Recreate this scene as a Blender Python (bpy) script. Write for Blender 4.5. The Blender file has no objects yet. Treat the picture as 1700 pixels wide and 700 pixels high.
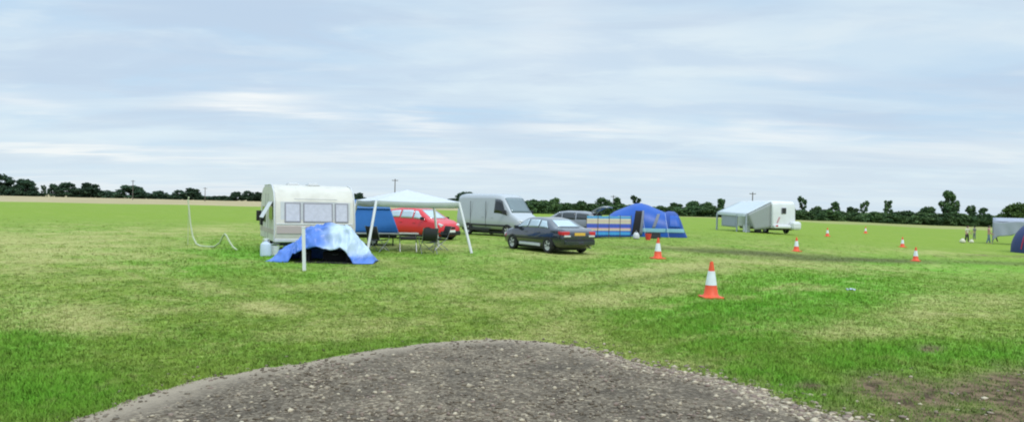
import bpy, bmesh, math, random
import numpy as np
from mathutils import Vector, Matrix, Euler

random.seed(7)
rng = np.random.default_rng(7)
R = math.radians
scene = bpy.context.scene
COL = scene.collection

# ------------------------------------------------------------------ camera
F = 1214.0
CAM_H = 1.85
PITCH = R(0.52)
ROLL = math.atan(0.0225)
f_ = Vector((0, math.cos(PITCH), -math.sin(PITCH)))
r0 = Vector((1, 0, 0)); u0 = Vector((0, math.sin(PITCH), math.cos(PITCH)))
r_ = r0 * math.cos(ROLL) + u0 * math.sin(ROLL)
u_ = -r0 * math.sin(ROLL) + u0 * math.cos(ROLL)
cam_d = bpy.data.cameras.new('camera'); cam = bpy.data.objects.new('camera', cam_d)
COL.objects.link(cam)
cam.matrix_world = Matrix(((r_.x, u_.x, -f_.x, 0), (r_.y, u_.y, -f_.y, 0), (r_.z, u_.z, -f_.z, CAM_H), (0, 0, 0, 1)))
cam_d.sensor_width = 36; cam_d.lens = 36 * F / 1700; cam_d.clip_end = 9000; cam_d.clip_start = 0.1
scene.camera = cam

def sstep(a, b, x):
    t = np.clip((x - a) / (b - a), 0, 1)
    return t * t * (3 - 2 * t)

def terrain(x, y):
    """height of the field: nearly level, falling away gently to the right"""
    x = np.asarray(x, float); y = np.asarray(y, float)
    r = np.hypot(x, y) + 1e-6
    ang = np.degrees(np.arctan2(x, y))
    z = -0.88 * sstep(13, 36, ang) * sstep(12, 42, r) * sstep(170, 110, np.abs(ang))
    w = sstep(14, 30, r)
    z = z + w * 0.04 * (np.sin(x * .21 + 1.3) * np.cos(y * .17) + .6 * np.sin(x * .06 + y * .09))
    return z

def gz(x, y): return float(terrain(x, y))

def ray(px, py):
    return f_ + r_ * ((px - 850) / F) - u_ * ((py - 350) / F)

def at(px, py):
    """ground point seen at a place in the photograph"""
    d = ray(px, py); z = 0.0
    for _ in range(25):
        t = (CAM_H - z) / max(-d.z, 1e-4)
        p = d * t
        z = gz(p.x, p.y)
    return Vector((p.x, p.y, z))

def atd(px, dist):
    """ground point in the direction of photo column px, dist metres away"""
    d = ray(px, 345); k = dist / d.y
    x, y = d.x * k, d.y * k
    return Vector((x, y, gz(x, y)))

# ------------------------------------------------------------------ materials
def pm(name, col, rough=.6, var=.10, scale=6, metal=0., bump=0., coat=0., spec=.5, trans=0., dirt=None):
    m = bpy.data.materials.new(name); m.use_nodes = True
    nt = m.node_tree; b = nt.nodes['Principled BSDF']
    tc = nt.nodes.new('ShaderNodeTexCoord')
    n = nt.nodes.new('ShaderNodeTexNoise'); n.inputs['Scale'].default_value = scale; n.inputs['Detail'].default_value = 5
    nt.links.new(tc.outputs['Object'], n.inputs['Vector'])
    mx = nt.nodes.new('ShaderNodeMix'); mx.data_type = 'RGBA'
    c = Vector(col[:3])
    mx.inputs['A'].default_value = (*(c * (1 - var)), 1); mx.inputs['B'].default_value = (*(c * (1 + var)), 1)
    nt.links.new(n.outputs['Fac'], mx.inputs['Factor'])
    out = mx.outputs['Result']
    if dirt:
        n2 = nt.nodes.new('ShaderNodeTexNoise'); n2.inputs['Scale'].default_value = dirt[2]; n2.inputs['Detail'].default_value = 6
        nt.links.new(tc.outputs['Object'], n2.inputs['Vector'])
        rp = nt.nodes.new('ShaderNodeMapRange'); rp.inputs[1].default_value = .45; rp.inputs[2].default_value = .75
        rp.inputs[4].default_value = dirt[1]
        nt.links.new(n2.outputs['Fac'], rp.inputs[0])
        m2 = nt.nodes.new('ShaderNodeMix'); m2.data_type = 'RGBA'
        m2.inputs['B'].default_value = (*dirt[0], 1)
        nt.links.new(out, m2.inputs['A']); nt.links.new(rp.outputs[0], m2.inputs['Factor'])
        out = m2.outputs['Result']
    nt.links.new(out, b.inputs['Base Color'])
    b.inputs['Roughness'].default_value = rough; b.inputs['Metallic'].default_value = metal
    b.inputs['Specular IOR Level'].default_value = spec
    if coat: b.inputs['Coat Weight'].default_value = coat; b.inputs['Coat Roughness'].default_value = .06; b.inputs['Coat IOR'].default_value = 1.65 if 'navy' in name else 1.5
    if trans:
        b.inputs['Subsurface Weight'].default_value = 0
    if bump:
        n3 = nt.nodes.new('ShaderNodeTexNoise'); n3.inputs['Scale'].default_value = scale * 3
        nt.links.new(tc.outputs['Object'], n3.inputs['Vector'])
        bp = nt.nodes.new('ShaderNodeBump'); bp.inputs['Strength'].default_value = bump; bp.inputs['Distance'].default_value = .03
        nt.links.new(n3.outputs['Fac'], bp.inputs['Height']); nt.links.new(bp.outputs['Normal'], b.inputs['Normal'])
    return m

def cloth(name, col, rough=.7, translucent=.25, var=.1, scale=3, bump=.2):
    """thin fabric: diffuse with some light coming through"""
    m = pm(name, col, rough, var, scale, bump=bump)
    nt = m.node_tree; b = nt.nodes['Principled BSDF']; o = nt.nodes['Material Output']
    t = nt.nodes.new('ShaderNodeBsdfTranslucent')
    src = b.inputs['Base Color'].links[0].from_socket
    nt.links.new(src, t.inputs['Color'])
    ms = nt.nodes.new('ShaderNodeMixShader'); ms.inputs[0].default_value = translucent
    nt.links.new(b.outputs[0], ms.inputs[1]); nt.links.new(t.outputs[0], ms.inputs[2]); nt.links.new(ms.outputs[0], o.inputs['Surface'])
    return m

M = dict(
    cream=pm('caravan cream', (.60, .575, .50), .45, .06, 2, dirt=((.34, .31, .24), .3, 3)),
    cream_pink=pm('caravan stripe', (.46, .38, .35), .5, .06, 2),
    grey_frame=pm('window surround', (.26, .25, .28), .5),
    pane=pm('pale curtained pane', (.54, .53, .60), .12, .2, 9, spec=.8),
    white=pm('white paint', (.66, .67, .68), .4, .05, 3),
    white_metal=pm('white powder coat', (.70, .71, .72), .4, .05, 3),
    awning_white=cloth('white canopy cloth', (.72, .75, .78), .7, .3, .04, 2),
    black=pm('black plastic', (.012, .012, .013), .5),
    rubber=pm('tyre rubber', (.018, .018, .018), .85),
    rim=pm('alloy rim', (.58, .58, .58), .4, .1, 5, .2),
    steel=pm('dull steel', (.32, .33, .34), .4, .1, 8, .7),
    navy=pm('navy car paint', (.012, .016, .028), .25, .1, 2, coat=1.),
    red=pm('red car paint', (.62, .012, .020), .35, .08, 2, coat=.4),
    silver=pm('silver van paint', (.42, .44, .46), .35, .05, 2, .25, coat=.5),
    silver_grey=pm('grey car paint', (.22, .23, .25), .35, .05, 2, .3, coat=.5),
    glass=pm('car glass', (.50, .58, .60), .10, .1, 2, .60, spec=.9),
    van_glass=pm('van windscreen glass', (.16, .20, .21), .12, .1, 2, .4, spec=.8),
    glass_dark=pm('dark car glass', (.012, .016, .018), .06, .1, 2, spec=.7),
    lamp_red=pm('red lamp lens', (.55, .03, .04), .2),
    lamp_clear=pm('clear lamp lens', (.6, .6, .6), .12, coat=.5),
    plate_y=pm('yellow plate', (.68, .42, .06), .4),
    plate_w=pm('white plate', (.75, .75, .72), .4),
    sill=pm('pale sill strip', (.55, .56, .57), .35),
    blue_canvas=cloth('blue canvas', (.020, .165, .50), .7, .2),
    blue_canvas_pale=cloth('pale blue canvas', (.09, .25, .58), .6, .25),
    tent_blue=cloth('tent blue nylon', (.010, .105, .50), .42, .2, .15, 1.2),
    tent_navy=cloth('tent deep blue nylon', (.010, .065, .33), .45, .15, .15, 1.2),
    tent_band=cloth('pale turquoise band', (.25, .50, .58), .6, .2),
    tent_grey=cloth('grey door cloth', (.20, .22, .27), .6, .2),
    dome_navy=cloth('dome tent navy', (.025, .045, .16), .5, .15),
    dome_red=cloth('dome tent red edge', (.50, .03, .08), .5, .2),
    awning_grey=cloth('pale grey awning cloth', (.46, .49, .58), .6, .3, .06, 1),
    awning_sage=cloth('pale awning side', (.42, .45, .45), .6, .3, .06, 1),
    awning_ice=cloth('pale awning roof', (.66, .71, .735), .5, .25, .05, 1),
    mh=pm('white coachwork', (.68, .69, .69), .35, .05, 1.5, dirt=((.4, .4, .38), .25, 2)),
    mh_pink=pm('faded red graphic', (.50, .25, .27), .5),
    shade_black=pm('interior shade and eye black', (.010, .010, .012), .9),  # near-black that paints in the shade of interiors; also the eyes
    chair_cloth=pm('charcoal chair cloth', (.022, .024, .027), .8),
    table=pm('pale table top', (.52, .52, .50), .5),
    orange=pm('cone orange', (.80, .085, .022), .5, .08, 8, dirt=((.35, .08, .04), .35, 9)),
    sleeve=pm('cone reflective sleeve', (.72, .76, .78), .4, .05, 8, dirt=((.45, .45, .42), .3, 9)),
    cone_red=pm('red plastic', (.65, .05, .04), .45),
    wood=pm('weathered wood', (.10, .085, .07), .8, .2, 3),
    water=pm('bluish white plastic', (.50, .58, .68), .4),
    hose=pm('pale hose', (.42, .47, .30), .6),
    skin=pm('skin', (.42, .25, .18), .55),
    hair=pm('dark hair', (.03, .02, .015), .7),
    cream_top=pm('cream cloth', (.62, .60, .45), .8),
    pink_top=pm('faded pink cloth', (.48, .25, .22), .8),
    dark_cloth=pm('dark cloth', (.03, .032, .04), .8),
    grey_cloth=pm('grey cloth', (.16, .18, .17), .8),
    jeans=pm('blue denim', (.12, .17, .24), .8),
    bark=pm('bark', (.06, .05, .04), .9, .3, 3),
)

# ------------------------------------------------------------------ mesh tools
class MB:
    def __init__(s): s.v = []; s.f = []
    def add(s, vs, fs):
        o = len(s.v); s.v += [tuple(v) for v in vs]; s.f += [tuple(i + o for i in f) for f in fs]; return s
    def box(s, c, d, rot=None):
        x, y, z = d[0] / 2, d[1] / 2, d[2] / 2
        vs = [Vector(p) for p in ((-x, -y, -z), (x, -y, -z), (x, y, -z), (-x, y, -z), (-x, -y, z), (x, -y, z), (x, y, z), (-x, y, z))]
        if rot: vs = [Euler(rot).to_matrix() @ v for v in vs]
        return s.add([v + Vector(c) for v in vs], [(0, 3, 2, 1), (4, 5, 6, 7), (0, 1, 5, 4), (1, 2, 6, 5), (2, 3, 7, 6), (3, 0, 4, 7)])
    def tube(s, pts, r, n=8, r2=None):
        pts = [Vector(p) for p in pts]; m = len(pts); vs = []; fs = []
        for i, p in enumerate(pts):
            d = (pts[min(i + 1, m - 1)] - pts[max(i - 1, 0)]).normalized()
            a = d.cross(Vector((0, 0, 1)) if abs(d.z) < .9 else Vector((1, 0, 0))).normalized(); b = d.cross(a)
            rr = r if r2 is None else r + (r2 - r) * i / (m - 1)
            for k in range(n):
                t = 2 * math.pi * k / n; vs.append(p + a * math.cos(t) * rr + b * math.sin(t) * rr)
        for i in range(m - 1):
            for k in range(n):
                fs.append((i * n + k, i * n + (k + 1) % n, (i + 1) * n + (k + 1) % n, (i + 1) * n + k))
        fs.append(tuple(range(n - 1, -1, -1))); fs.append(tuple((m - 1) * n + k for k in range(n)))
        return s.add(vs, fs)
    def lathe(s, prof, n=20, c=(0, 0, 0), axis='z', caps=True):
        vs = []; fs = []
        for r, z in prof:
            for k in range(n):
                t = 2 * math.pi * k / n; a, b = r * math.cos(t), r * math.sin(t)
                vs.append((a + c[0], b + c[1], z + c[2]) if axis == 'z' else (a + c[0], z + c[1], b + c[2]))
        for i in range(len(prof) - 1):
            for k in range(n):
                q = (i * n + k, i * n + (k + 1) % n, (i + 1) * n + (k + 1) % n, (i + 1) * n + k)
                fs.append(q if axis == 'z' else q[::-1])
        if not caps: return s.add(vs, fs)
        e0 = tuple(range(n)); e1 = tuple((len(prof) - 1) * n + k for k in range(n))
        fs.append(e0[::-1] if axis == 'z' else e0); fs.append(e1 if axis == 'z' else e1[::-1])
        return s.add(vs, fs)
    def grid(s, P, cap=False):
        """P: rows of points -> quads"""
        n = len(P[0]); vs = [p for row in P for p in row]
        fs = [(i * n + j, i * n + j + 1, (i + 1) * n + j + 1, (i + 1) * n + j) for i in range(len(P) - 1) for j in range(n - 1)]
        return s.add(vs, fs)
    def prism(s, prof, y0, y1):
        """profile in (x,z) extruded along y"""
        n = len(prof)
        vs = [(x, y0, z) for x, z in prof] + [(x, y1, z) for x, z in prof]
        fs = [(i, (i + 1) % n, n + (i + 1) % n, n + i) for i in range(n)] + [tuple(range(n - 1, -1, -1)), tuple(range(n, 2 * n))]
        return s.add(vs, fs)
    def build(s, name, mat, parent=None, smooth=None, bevel=0, solid=0, loc=None, sub=0):
        me = bpy.data.meshes.new(name); me.from_pydata(s.v, [], s.f)
        bm = bmesh.new(); bm.from_mesh(me); bmesh.ops.remove_doubles(bm, verts=bm.verts, dist=1e-5)
        bmesh.ops.recalc_face_normals(bm, faces=bm.faces); bm.to_mesh(me); bm.free()
        me.materials.append(mat)
        o = bpy.data.objects.new(name, me); COL.objects.link(o)
        if smooth is not None:
            for p in me.polygons: p.use_smooth = True
            me.set_sharp_from_angle(angle=R(smooth))
        if parent: o.parent = parent
        if loc is not None: o.location = loc
        if solid:
            md = o.modifiers.new('thickness', 'SOLIDIFY'); md.thickness = solid; md.offset = 0
        if bevel:
            md = o.modifiers.new('bevel', 'BEVEL'); md.width = bevel; md.segments = 2; md.limit_method = 'ANGLE'
        if sub:
            md = o.modifiers.new('sub', 'SUBSURF'); md.levels = sub; md.render_levels = sub
        return o

def thing(name, label, cat, loc, rz=0, group=None):
    o = bpy.data.objects.new(name, None); COL.objects.link(o); o.empty_display_size = .3
    o.location = loc; o.rotation_euler = (0, 0, rz); o['label'] = label; o['category'] = cat
    if group: o['group'] = group
    return o

def tag(o, label, cat, group=None, kind=None):
    o['label'] = label; o['category'] = cat
    if group: o['group'] = group
    if kind: o['kind'] = kind
    return o

def copy_tree(o, parent=None):
    c = o.copy(); COL.objects.link(c); c.parent = parent
    for ch in list(o.children): copy_tree(ch, c)
    return c

# ------------------------------------------------------------------ ground
OUT = [(-900, 1500), (-420, 960), (-150, 830), (20, 740), (110, 700), (160, 684), (250, 652), (330, 631), (420, 613), (500, 601), (600, 585), (690, 573), (760, 565), (820, 562),
       (900, 567), (960, 575), (1010, 588), (1070, 605), (1140, 618), (1205, 632), (1262, 647), (1315, 668), (1375, 686), (1448, 703), (1560, 740), (1800, 840), (2500, 1300)]
def project(x, y, z):
    d = np.stack([x, y, z - CAM_H], -1)
    fv, rv, uv = np.array(f_), np.array(r_), np.array(u_)
    w = np.maximum(d @ fv, .05)
    return 850 + F * (d @ rv) / w, 350 - F * (d @ uv) / w

# smooth the gravel outline on the ground
ow = np.array([at(px, py)[:2] for px, py in OUT])
def catmull(P, k=8):
    P = np.vstack([2 * P[0] - P[1], P, 2 * P[-1] - P[-2]]); o = []
    for i in range(1, len(P) - 2):
        for t in np.linspace(0, 1, k, endpoint=False):
            o.append(.5 * ((2 * P[i]) + (-P[i - 1] + P[i + 1]) * t + (2 * P[i - 1] - 5 * P[i] + 4 * P[i + 1] - P[i + 2]) * t * t + (-P[i - 1] + 3 * P[i] - 3 * P[i + 1] + P[i + 2]) * t ** 3))
    o.append(P[-2]); return np.array(o)
OL = catmull(ow)


def edge_dist(x, y):
    """signed distance to the gravel outline: positive inside the gravel"""
    x = np.asarray(x, float).ravel(); y = np.asarray(y, float).ravel()
    best = np.full(x.shape, 1e9); inside = np.zeros(x.shape, bool)
    poly = np.vstack([OL, [[OL[-1][0] + 3, -6], [OL[0][0] - 3, -6]]]); n = len(poly)
    for i in range(n):
        ax, ay = poly[i]; bx, by = poly[(i + 1) % n]
        if i < len(OL) - 1:
            dx, dy = bx - ax, by - ay; L = dx * dx + dy * dy + 1e-9
            t = np.clip(((x - ax) * dx + (y - ay) * dy) / L, 0, 1)
            best = np.minimum(best, np.hypot(x - ax - t * dx, y - ay - t * dy))
        c = ((ay > y) != (by > y)) & (x < (bx - ax) * (y - ay) / (by - ay + 1e-12) + ax)
        inside ^= c
    return np.where(inside, best, -best)

def vnoise(x, y, seed=0):
    """smooth value noise 0..1"""
    xi = np.floor(x).astype(np.int64); yi = np.floor(y).astype(np.int64); xf = x - xi; yf = y - yi
    def h(a, b):
        n = (a * 374761393 + b * 668265263 + seed * 1274126177) & 0x7fffffff
        n = ((n ^ (n >> 13)) * 1103515245) & 0x7fffffff
        return ((n ^ (n >> 16)) & 0xffff) / 65535.0
    u = xf * xf * (3 - 2 * xf); v = yf * yf * (3 - 2 * yf)
    return (h(xi, yi) * (1 - u) + h(xi + 1, yi) * u) * (1 - v) + (h(xi, yi + 1) * (1 - u) + h(xi + 1, yi + 1) * u) * v
def fbm(x, y, seed=0, o=4):
    s = 0; a = .5; t = 0
    for i in range(o):
        s = s + a * vnoise(x * 2 ** i, y * 2 ** i, seed + i); t += a; a *= .55
    return s / t

_rad = OL - np.array([0, -4.0]); OL = OL + _rad / np.linalg.norm(_rad, axis=1, keepdims=True) * (.025 * rng.standard_normal(len(OL)) + .16 * (fbm(np.arange(len(OL)) * .22, np.zeros(len(OL)), 2) - .5) + .12 * (fbm(np.arange(len(OL)) * .7, np.zeros(len(OL)), 6) - .5))[:, None]
# worn, dry and lush areas of the field: (px, py, half width, half height, slope, amount) of each, dropped onto the ground
DRY = [(90, 412, 210, 32, -.02, .75), (300, 385, 170, 9, -.06, .5), (60, 455, 110, 30, .1, .45), (40, 500, 110, 26, 0, .35), (120, 530, 100, 24, .06, .7), (240, 512, 130, 12, .0, .5), (320, 470, 120, 12, .32, .55),
       (260, 440, 110, 10, .3, .4), (430, 512, 75, 16, .05, .75), (250, 408, 60, 8, .25, .35), (560, 470, 90, 14, -.1, .3), (680, 465, 130, 22, .1, .4), (760, 440, 90, 16, 0, .4), (820, 500, 110, 22, -.1, .35),
       (1080, 447, 220, 13, -.10, .75), (1300, 437, 230, 9, .06, .6), (1560, 420, 200, 5, .03, .45), (1010, 490, 180, 22, -.28, .6), (930, 540, 150, 22, -.3, .55), (1100, 480, 120, 14, -.25, .5), (720, 412, 110, 8, 0, .6),
       (930, 422, 100, 7, 0, .6), (560, 552, 140, 16, -.1, .4), (1000, 570, 120, 12, .22, .5), (1060, 590, 90, 10, .28, .5), (1460, 535, 120, 24, -.1, .55), (1570, 495, 110, 30, -.1, .4), (1660, 500, 70, 20, 0, .55), (1390, 550, 60, 14, 0, .5), (1130, 600, 60, 12, .1, .5),
       (180, 640, 100, 16, -.3, .3), (1330, 470, 130, 3, -.17, .45), (1240, 492, 170, 3, -.12, .4), (1090, 510, 130, 3, -.14, .45), (1470, 458, 90, 3, -.2, .4), (1060, 538, 130, 4, -.2, .4), (1180, 560, 120, 4, -.12, .35), (360, 476, 60, 5, .5, .5), (210, 452, 80, 4, .35, .45), (140, 470, 90, 4, .3, .4), (420, 496, 60, 4, .4, .45), (300, 498, 110, 4, .1, .45), (420, 440, 90, 9, .15, .25), (830, 560, 130, 8, 0, .55), (460, 470, 40, 8, .3, .35), (560, 432, 80, 5, 0, .5), (1150, 412, 90, 4, .03, .35)]
LUSH = [(1300, 500, 240, 45, -.1, .9), (1200, 560, 120, 40, 0, .7), (1600, 440, 220, 18, 0, .6), (1480, 590, 160, 26, 0, .9), (1290, 630, 110, 40, .2, .8), (1660, 585, 110, 30, 0, .8), (40, 570, 90, 50, 0, .8), (90, 650, 130, 45, 0, .8),
        (300, 440, 200, 18, .1, .5), (430, 425, 120, 16, .1, .75), (600, 460, 150, 14, 0, .45), (800, 425, 200, 12, 0, .35), (330, 570, 180, 30, 0, .35), (960, 455, 110, 10, -.1, .5), (1060, 425, 130, 8, 0, .35), (560, 590, 200, 16, -.1, .3), (1110, 465, 90, 9, -.25, .4), (40, 520, 60, 30, 0, .6)]
TRACK = [(1250, 420, 170, 4.4, .055, 1.), (1420, 431, 150, 4.2, .03, 1.), (1150, 414, 70, 3, .06, .8), (1650, 436, 120, 3, .03, .7), (1100, 413, 80, 2.6, .04, .5), (1050, 466, 150, 3.0, -.17, .35), (1240, 520, 160, 3, -.1, .25), (640, 441, 110, 2.5, .02, .2)]
SOIL = [(1500, 632, 95, 20, .05, .85), (1430, 655, 60, 16, .1, .7), (1560, 655, 150, 32, 0, .95), (1680, 650, 110, 42, 0, .95), (1640, 690, 200, 28, 0, .95), (1460, 690, 80, 20, .1, .7), (1345, 637, 28, 8, 0, .8), (1660, 425, 90, 3, 0, .4), (1545, 575, 26, 8, 0, .7), (1500, 640, 40, 14, 0, .6)]

def patches(px, py, lst):
    s = np.zeros_like(px)
    for cx, cy, hw, hh, sl, a in lst:
        dx = (px - cx) / hw; dy = (py - cy - sl * (px - cx)) / hh
        s = np.maximum(s, a * np.exp(-np.minimum((dx * dx + dy * dy) ** 1.2, 40) * .8))
    return s

def field(x, y):
    z = terrain(x, y); px, py = project(x, y, z)
    front = y > 1
    wob = 26 * (fbm(x * .35, y * .35, 11) - .5); py2 = py + wob * np.clip((py - 380) / 150, 0.05, 1)
    r = np.hypot(x, y)
    n1 = fbm(x * .8, y * .8, 3); n2 = fbm(x * .12, y * .12, 5)
    dry = np.where(front, patches(px, py2, DRY), 0) + 1.1 * (n1 - .5) + .35 * (n2 - .5) + .45 * (fbm(x * 3.1, y * 3.1, 15) - .5) + .02
    lush = np.where(front, patches(px, py2, LUSH), 0) + .7 * (fbm(x * .5, y * .5, 21) - .5)
    lush = lush * sstep(70, 35, r) 
    dry = dry * np.where(r > 60, .55, 1)
    bright = sstep(38, 75, r)                # lime green sward further out
    soil = np.where(front, patches(px, py2, SOIL), 0); soil = np.clip(soil * 1.3 + 1.3 * (fbm(x * 2.6, y * 2.6, 31) - .56) * (soil > .03), 0, 1)
    track = np.where(front, patches(px, py + .12 * wob, TRACK), 0) * (.6 + .8 * fbm(x * .5, y * .5, 77))
    a = np.degrees(np.arctan2(x, y))
    edge_l = 185 + 3 * np.sin(a * .7); edge_r = 152 + 4 * np.sin(a)
    straw = np.where(a < 1, sstep(edge_l - 5, edge_l + 5, r), sstep(edge_r - 6, edge_r + 6, r) * .5)
    ed = edge_dist(x, y).reshape(np.shape(x)) if np.size(x) else 0
    dry = np.maximum(dry, .55 * np.exp(-np.abs(np.minimum(ed, 0)) / .25) * (a > -2)) 
    return [np.clip(v, 0, 1) for v in (dry, lush, soil, track, bright, straw)]
ATTR = ('dry', 'lush', 'soil', 'track', 'bright', 'straw')

ang = np.concatenate([np.arange(-180, -46, 3), np.arange(-46, 46.01, .3), np.arange(48, 180, 3)])
rad = np.concatenate([[0.4, .9, 1.6, 2.4], np.geomspace(3.2, 260, 250), np.geomspace(280, 6000, 22)])
A, Rr = np.meshgrid(np.radians(ang), rad)
gx, gy = Rr * np.sin(A), Rr * np.cos(A); gzv = terrain(gx, gy)
na, nr = len(ang), len(rad)
idx = np.arange(na * nr).reshape(nr, na)
q = np.stack([idx[:-1], np.roll(idx, -1, 1)[:-1], np.roll(idx, -1, 1)[1:], idx[1:]], -1).reshape(-1, 4)
vs = np.stack([gx, gy, gzv], -1).reshape(-1, 3)
vs = np.vstack([vs, [[0, 0, 0]]])
fs = [tuple(map(int, f[::-1])) for f in q] + [(int(idx[0, k]), len(vs) - 1, int(idx[0, (k + 1) % na])) for k in range(na)]
me = bpy.data.meshes.new('grass_field'); me.from_pydata(vs.tolist(), [], fs)
for p in me.polygons: p.use_smooth = True
fv = field(vs[:, 0], vs[:, 1])
for nme, v in zip(ATTR, fv):
    at_ = me.attributes.new(nme, 'FLOAT', 'POINT'); at_.data.foreach_set('value', v.astype(np.float32))
ground = bpy.data.objects.new('grass_field', me); COL.objects.link(ground); ground['kind'] = 'structure'

def grass_material(name, blades):
    m = bpy.data.materials.new(name); m.use_nodes = True
    nt = m.node_tree; N = nt.nodes; L = nt.links; b = N['Principled BSDF']
    b.inputs['Roughness'].default_value = .85; b.inputs['Specular IOR Level'].default_value = .08
    tc = N.new('ShaderNodeTexCoord')
    def attr(n):
        a = N.new('ShaderNodeAttribute'); a.attribute_name = n; return a.outputs['Fac']
    def noise(sc, det=4, sx=1, sy=1):
        mp = N.new('ShaderNodeMapping'); mp.inputs['Scale'].default_value = (sx, sy, 1); L.new(tc.outputs['Object'], mp.inputs[0])
        n = N.new('ShaderNodeTexNoise'); n.inputs['Scale'].default_value = sc; n.inputs['Detail'].default_value = det
        L.new(mp.outputs[0], n.inputs['Vector']); return n.outputs['Fac']
    def mix(a, bb, f):
        x = N.new('ShaderNodeMix'); x.data_type = 'RGBA'
        for s, v in (('A', a), ('B', bb)):
            if isinstance(v, tuple): x.inputs[s].default_value = (*v, 1)
            else: L.new(v, x.inputs[s])
        if isinstance(f, float): x.inputs['Factor'].default_value = f
        else: L.new(f, x.inputs['Factor'])
        return x.outputs['Result']
    def rng_(v, a, c, lo=0., hi=1.):
        r = N.new('ShaderNodeMapRange'); L.new(v, r.inputs[0]); r.inputs[1].default_value = a; r.inputs[2].default_value = c
        r.inputs[3].default_value = lo; r.inputs[4].default_value = hi; return r.outputs[0]
    def math_(op, a, c):
        n = N.new('ShaderNodeMath'); n.operation = op
        for i, v in enumerate((a, c)):
            if isinstance(v, (int, float)): n.inputs[i].default_value = v
            else: L.new(v, n.inputs[i])
        return n.outputs[0]
    mid = noise(1.7, 5); fine = noise(9, 4); vf = noise(34, 3)
    base = mix(GR['dark'], GR['mid'], rng_(math_('ADD', math_('MULTIPLY', mid, .5), math_('MULTIPLY', noise(4.6, 5, .7, 1.), .5)), .36, .60))
    base = mix(base, GR['pale'], rng_(fine, .5, .8, 0, .5))
    base = mix(base, mix(GR['lush'], GR['dark'], rng_(noise(3.1, 5), .48, .72, 0, .32)), math_('MULTIPLY', attr('lush'), .95))
    base = mix(base, GR['lime'], math_('MULTIPLY', attr('bright'), rng_(noise(.09, 4, .6, 1), .25, .7, .45, 1.)))
    dsum = math_('ADD', attr('dry'), rng_(fine, .3, .75, -.25, .35))
    base = mix(base, GR['dry'], rng_(dsum, .08, .90, 0., .78))
    base = mix(base, mix(GR['soil2'], GR['soil'], rng_(noise(5.5, 6), .38, .58)) if not blades else GR['soilgrass'], attr('soil'))
    base = mix(base, GR['track'], math_('MULTIPLY', attr('track'), .95))
    base = mix(base, mix(GR['straw'], GR['straw2'], rng_(noise(.05, 3), .4, .6)), attr('straw'))
    if blades:
        base = mix(base, GR['bladetip'], rng_(attr('rnd'), .45, 1, 0, .45))
        base = mix(base, GR['dark'], rng_(attr('rnd'), .4, 0, 0, .4))
    else:
        base = mix(base, GR['under'], rng_(vf, .55, .85, 0, .3))
        bp = N.new('ShaderNodeBump'); bp.inputs['Strength'].default_value = .55; bp.inputs['Distance'].default_value = .05
        L.new(vf, bp.inputs['Height']); L.new(bp.outputs['Normal'], b.inputs['Normal'])
    L.new(base, b.inputs['Base Color'])
    if blades:
        t = N.new('ShaderNodeBsdfTranslucent'); L.new(base, t.inputs['Color'])
        ms = N.new('ShaderNodeMixShader'); ms.inputs[0].default_value = .25
        ge = N.new('ShaderNodeNewGeometry'); va = N.new('ShaderNodeVectorMath'); va.operation = 'SCALE'; va.inputs[3].default_value = .45; L.new(ge.outputs['Normal'], va.inputs[0])
        vb = N.new('ShaderNodeVectorMath'); vb.operation = 'ADD'; vb.inputs[1].default_value = (0, 0, 1); L.new(va.outputs[0], vb.inputs[0]); vn = N.new('ShaderNodeVectorMath'); vn.operation = 'NORMALIZE'; L.new(vb.outputs[0], vn.inputs[0]); L.new(vn.outputs[0], b.inputs['Normal']); L.new(vn.outputs[0], t.inputs['Normal'])
        L.new(b.outputs[0], ms.inputs[1]); L.new(t.outputs[0], ms.inputs[2]); L.new(ms.outputs[0], N['Material Output'].inputs['Surface'])
    return m
GR = dict(dark=(.135, .215, .032), mid=(.235, .330, .052), pale=(.35, .39, .12), lush=(.135, .400, .026), lime=(.200, .295, .032), dry=(.46, .415, .165),
          soil=(.200, .138, .082), soil2=(.080, .055, .033), soilgrass=(.15, .20, .06), track=(.105, .115, .040), straw=(.43, .35, .20), straw2=(.36, .30, .16), bladetip=(.28, .42, .06), under=(.07, .115, .016))
gmat = grass_material('meadow ground', False); bmat = grass_material('grass blades', True)
me.materials.append(gmat)

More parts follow.
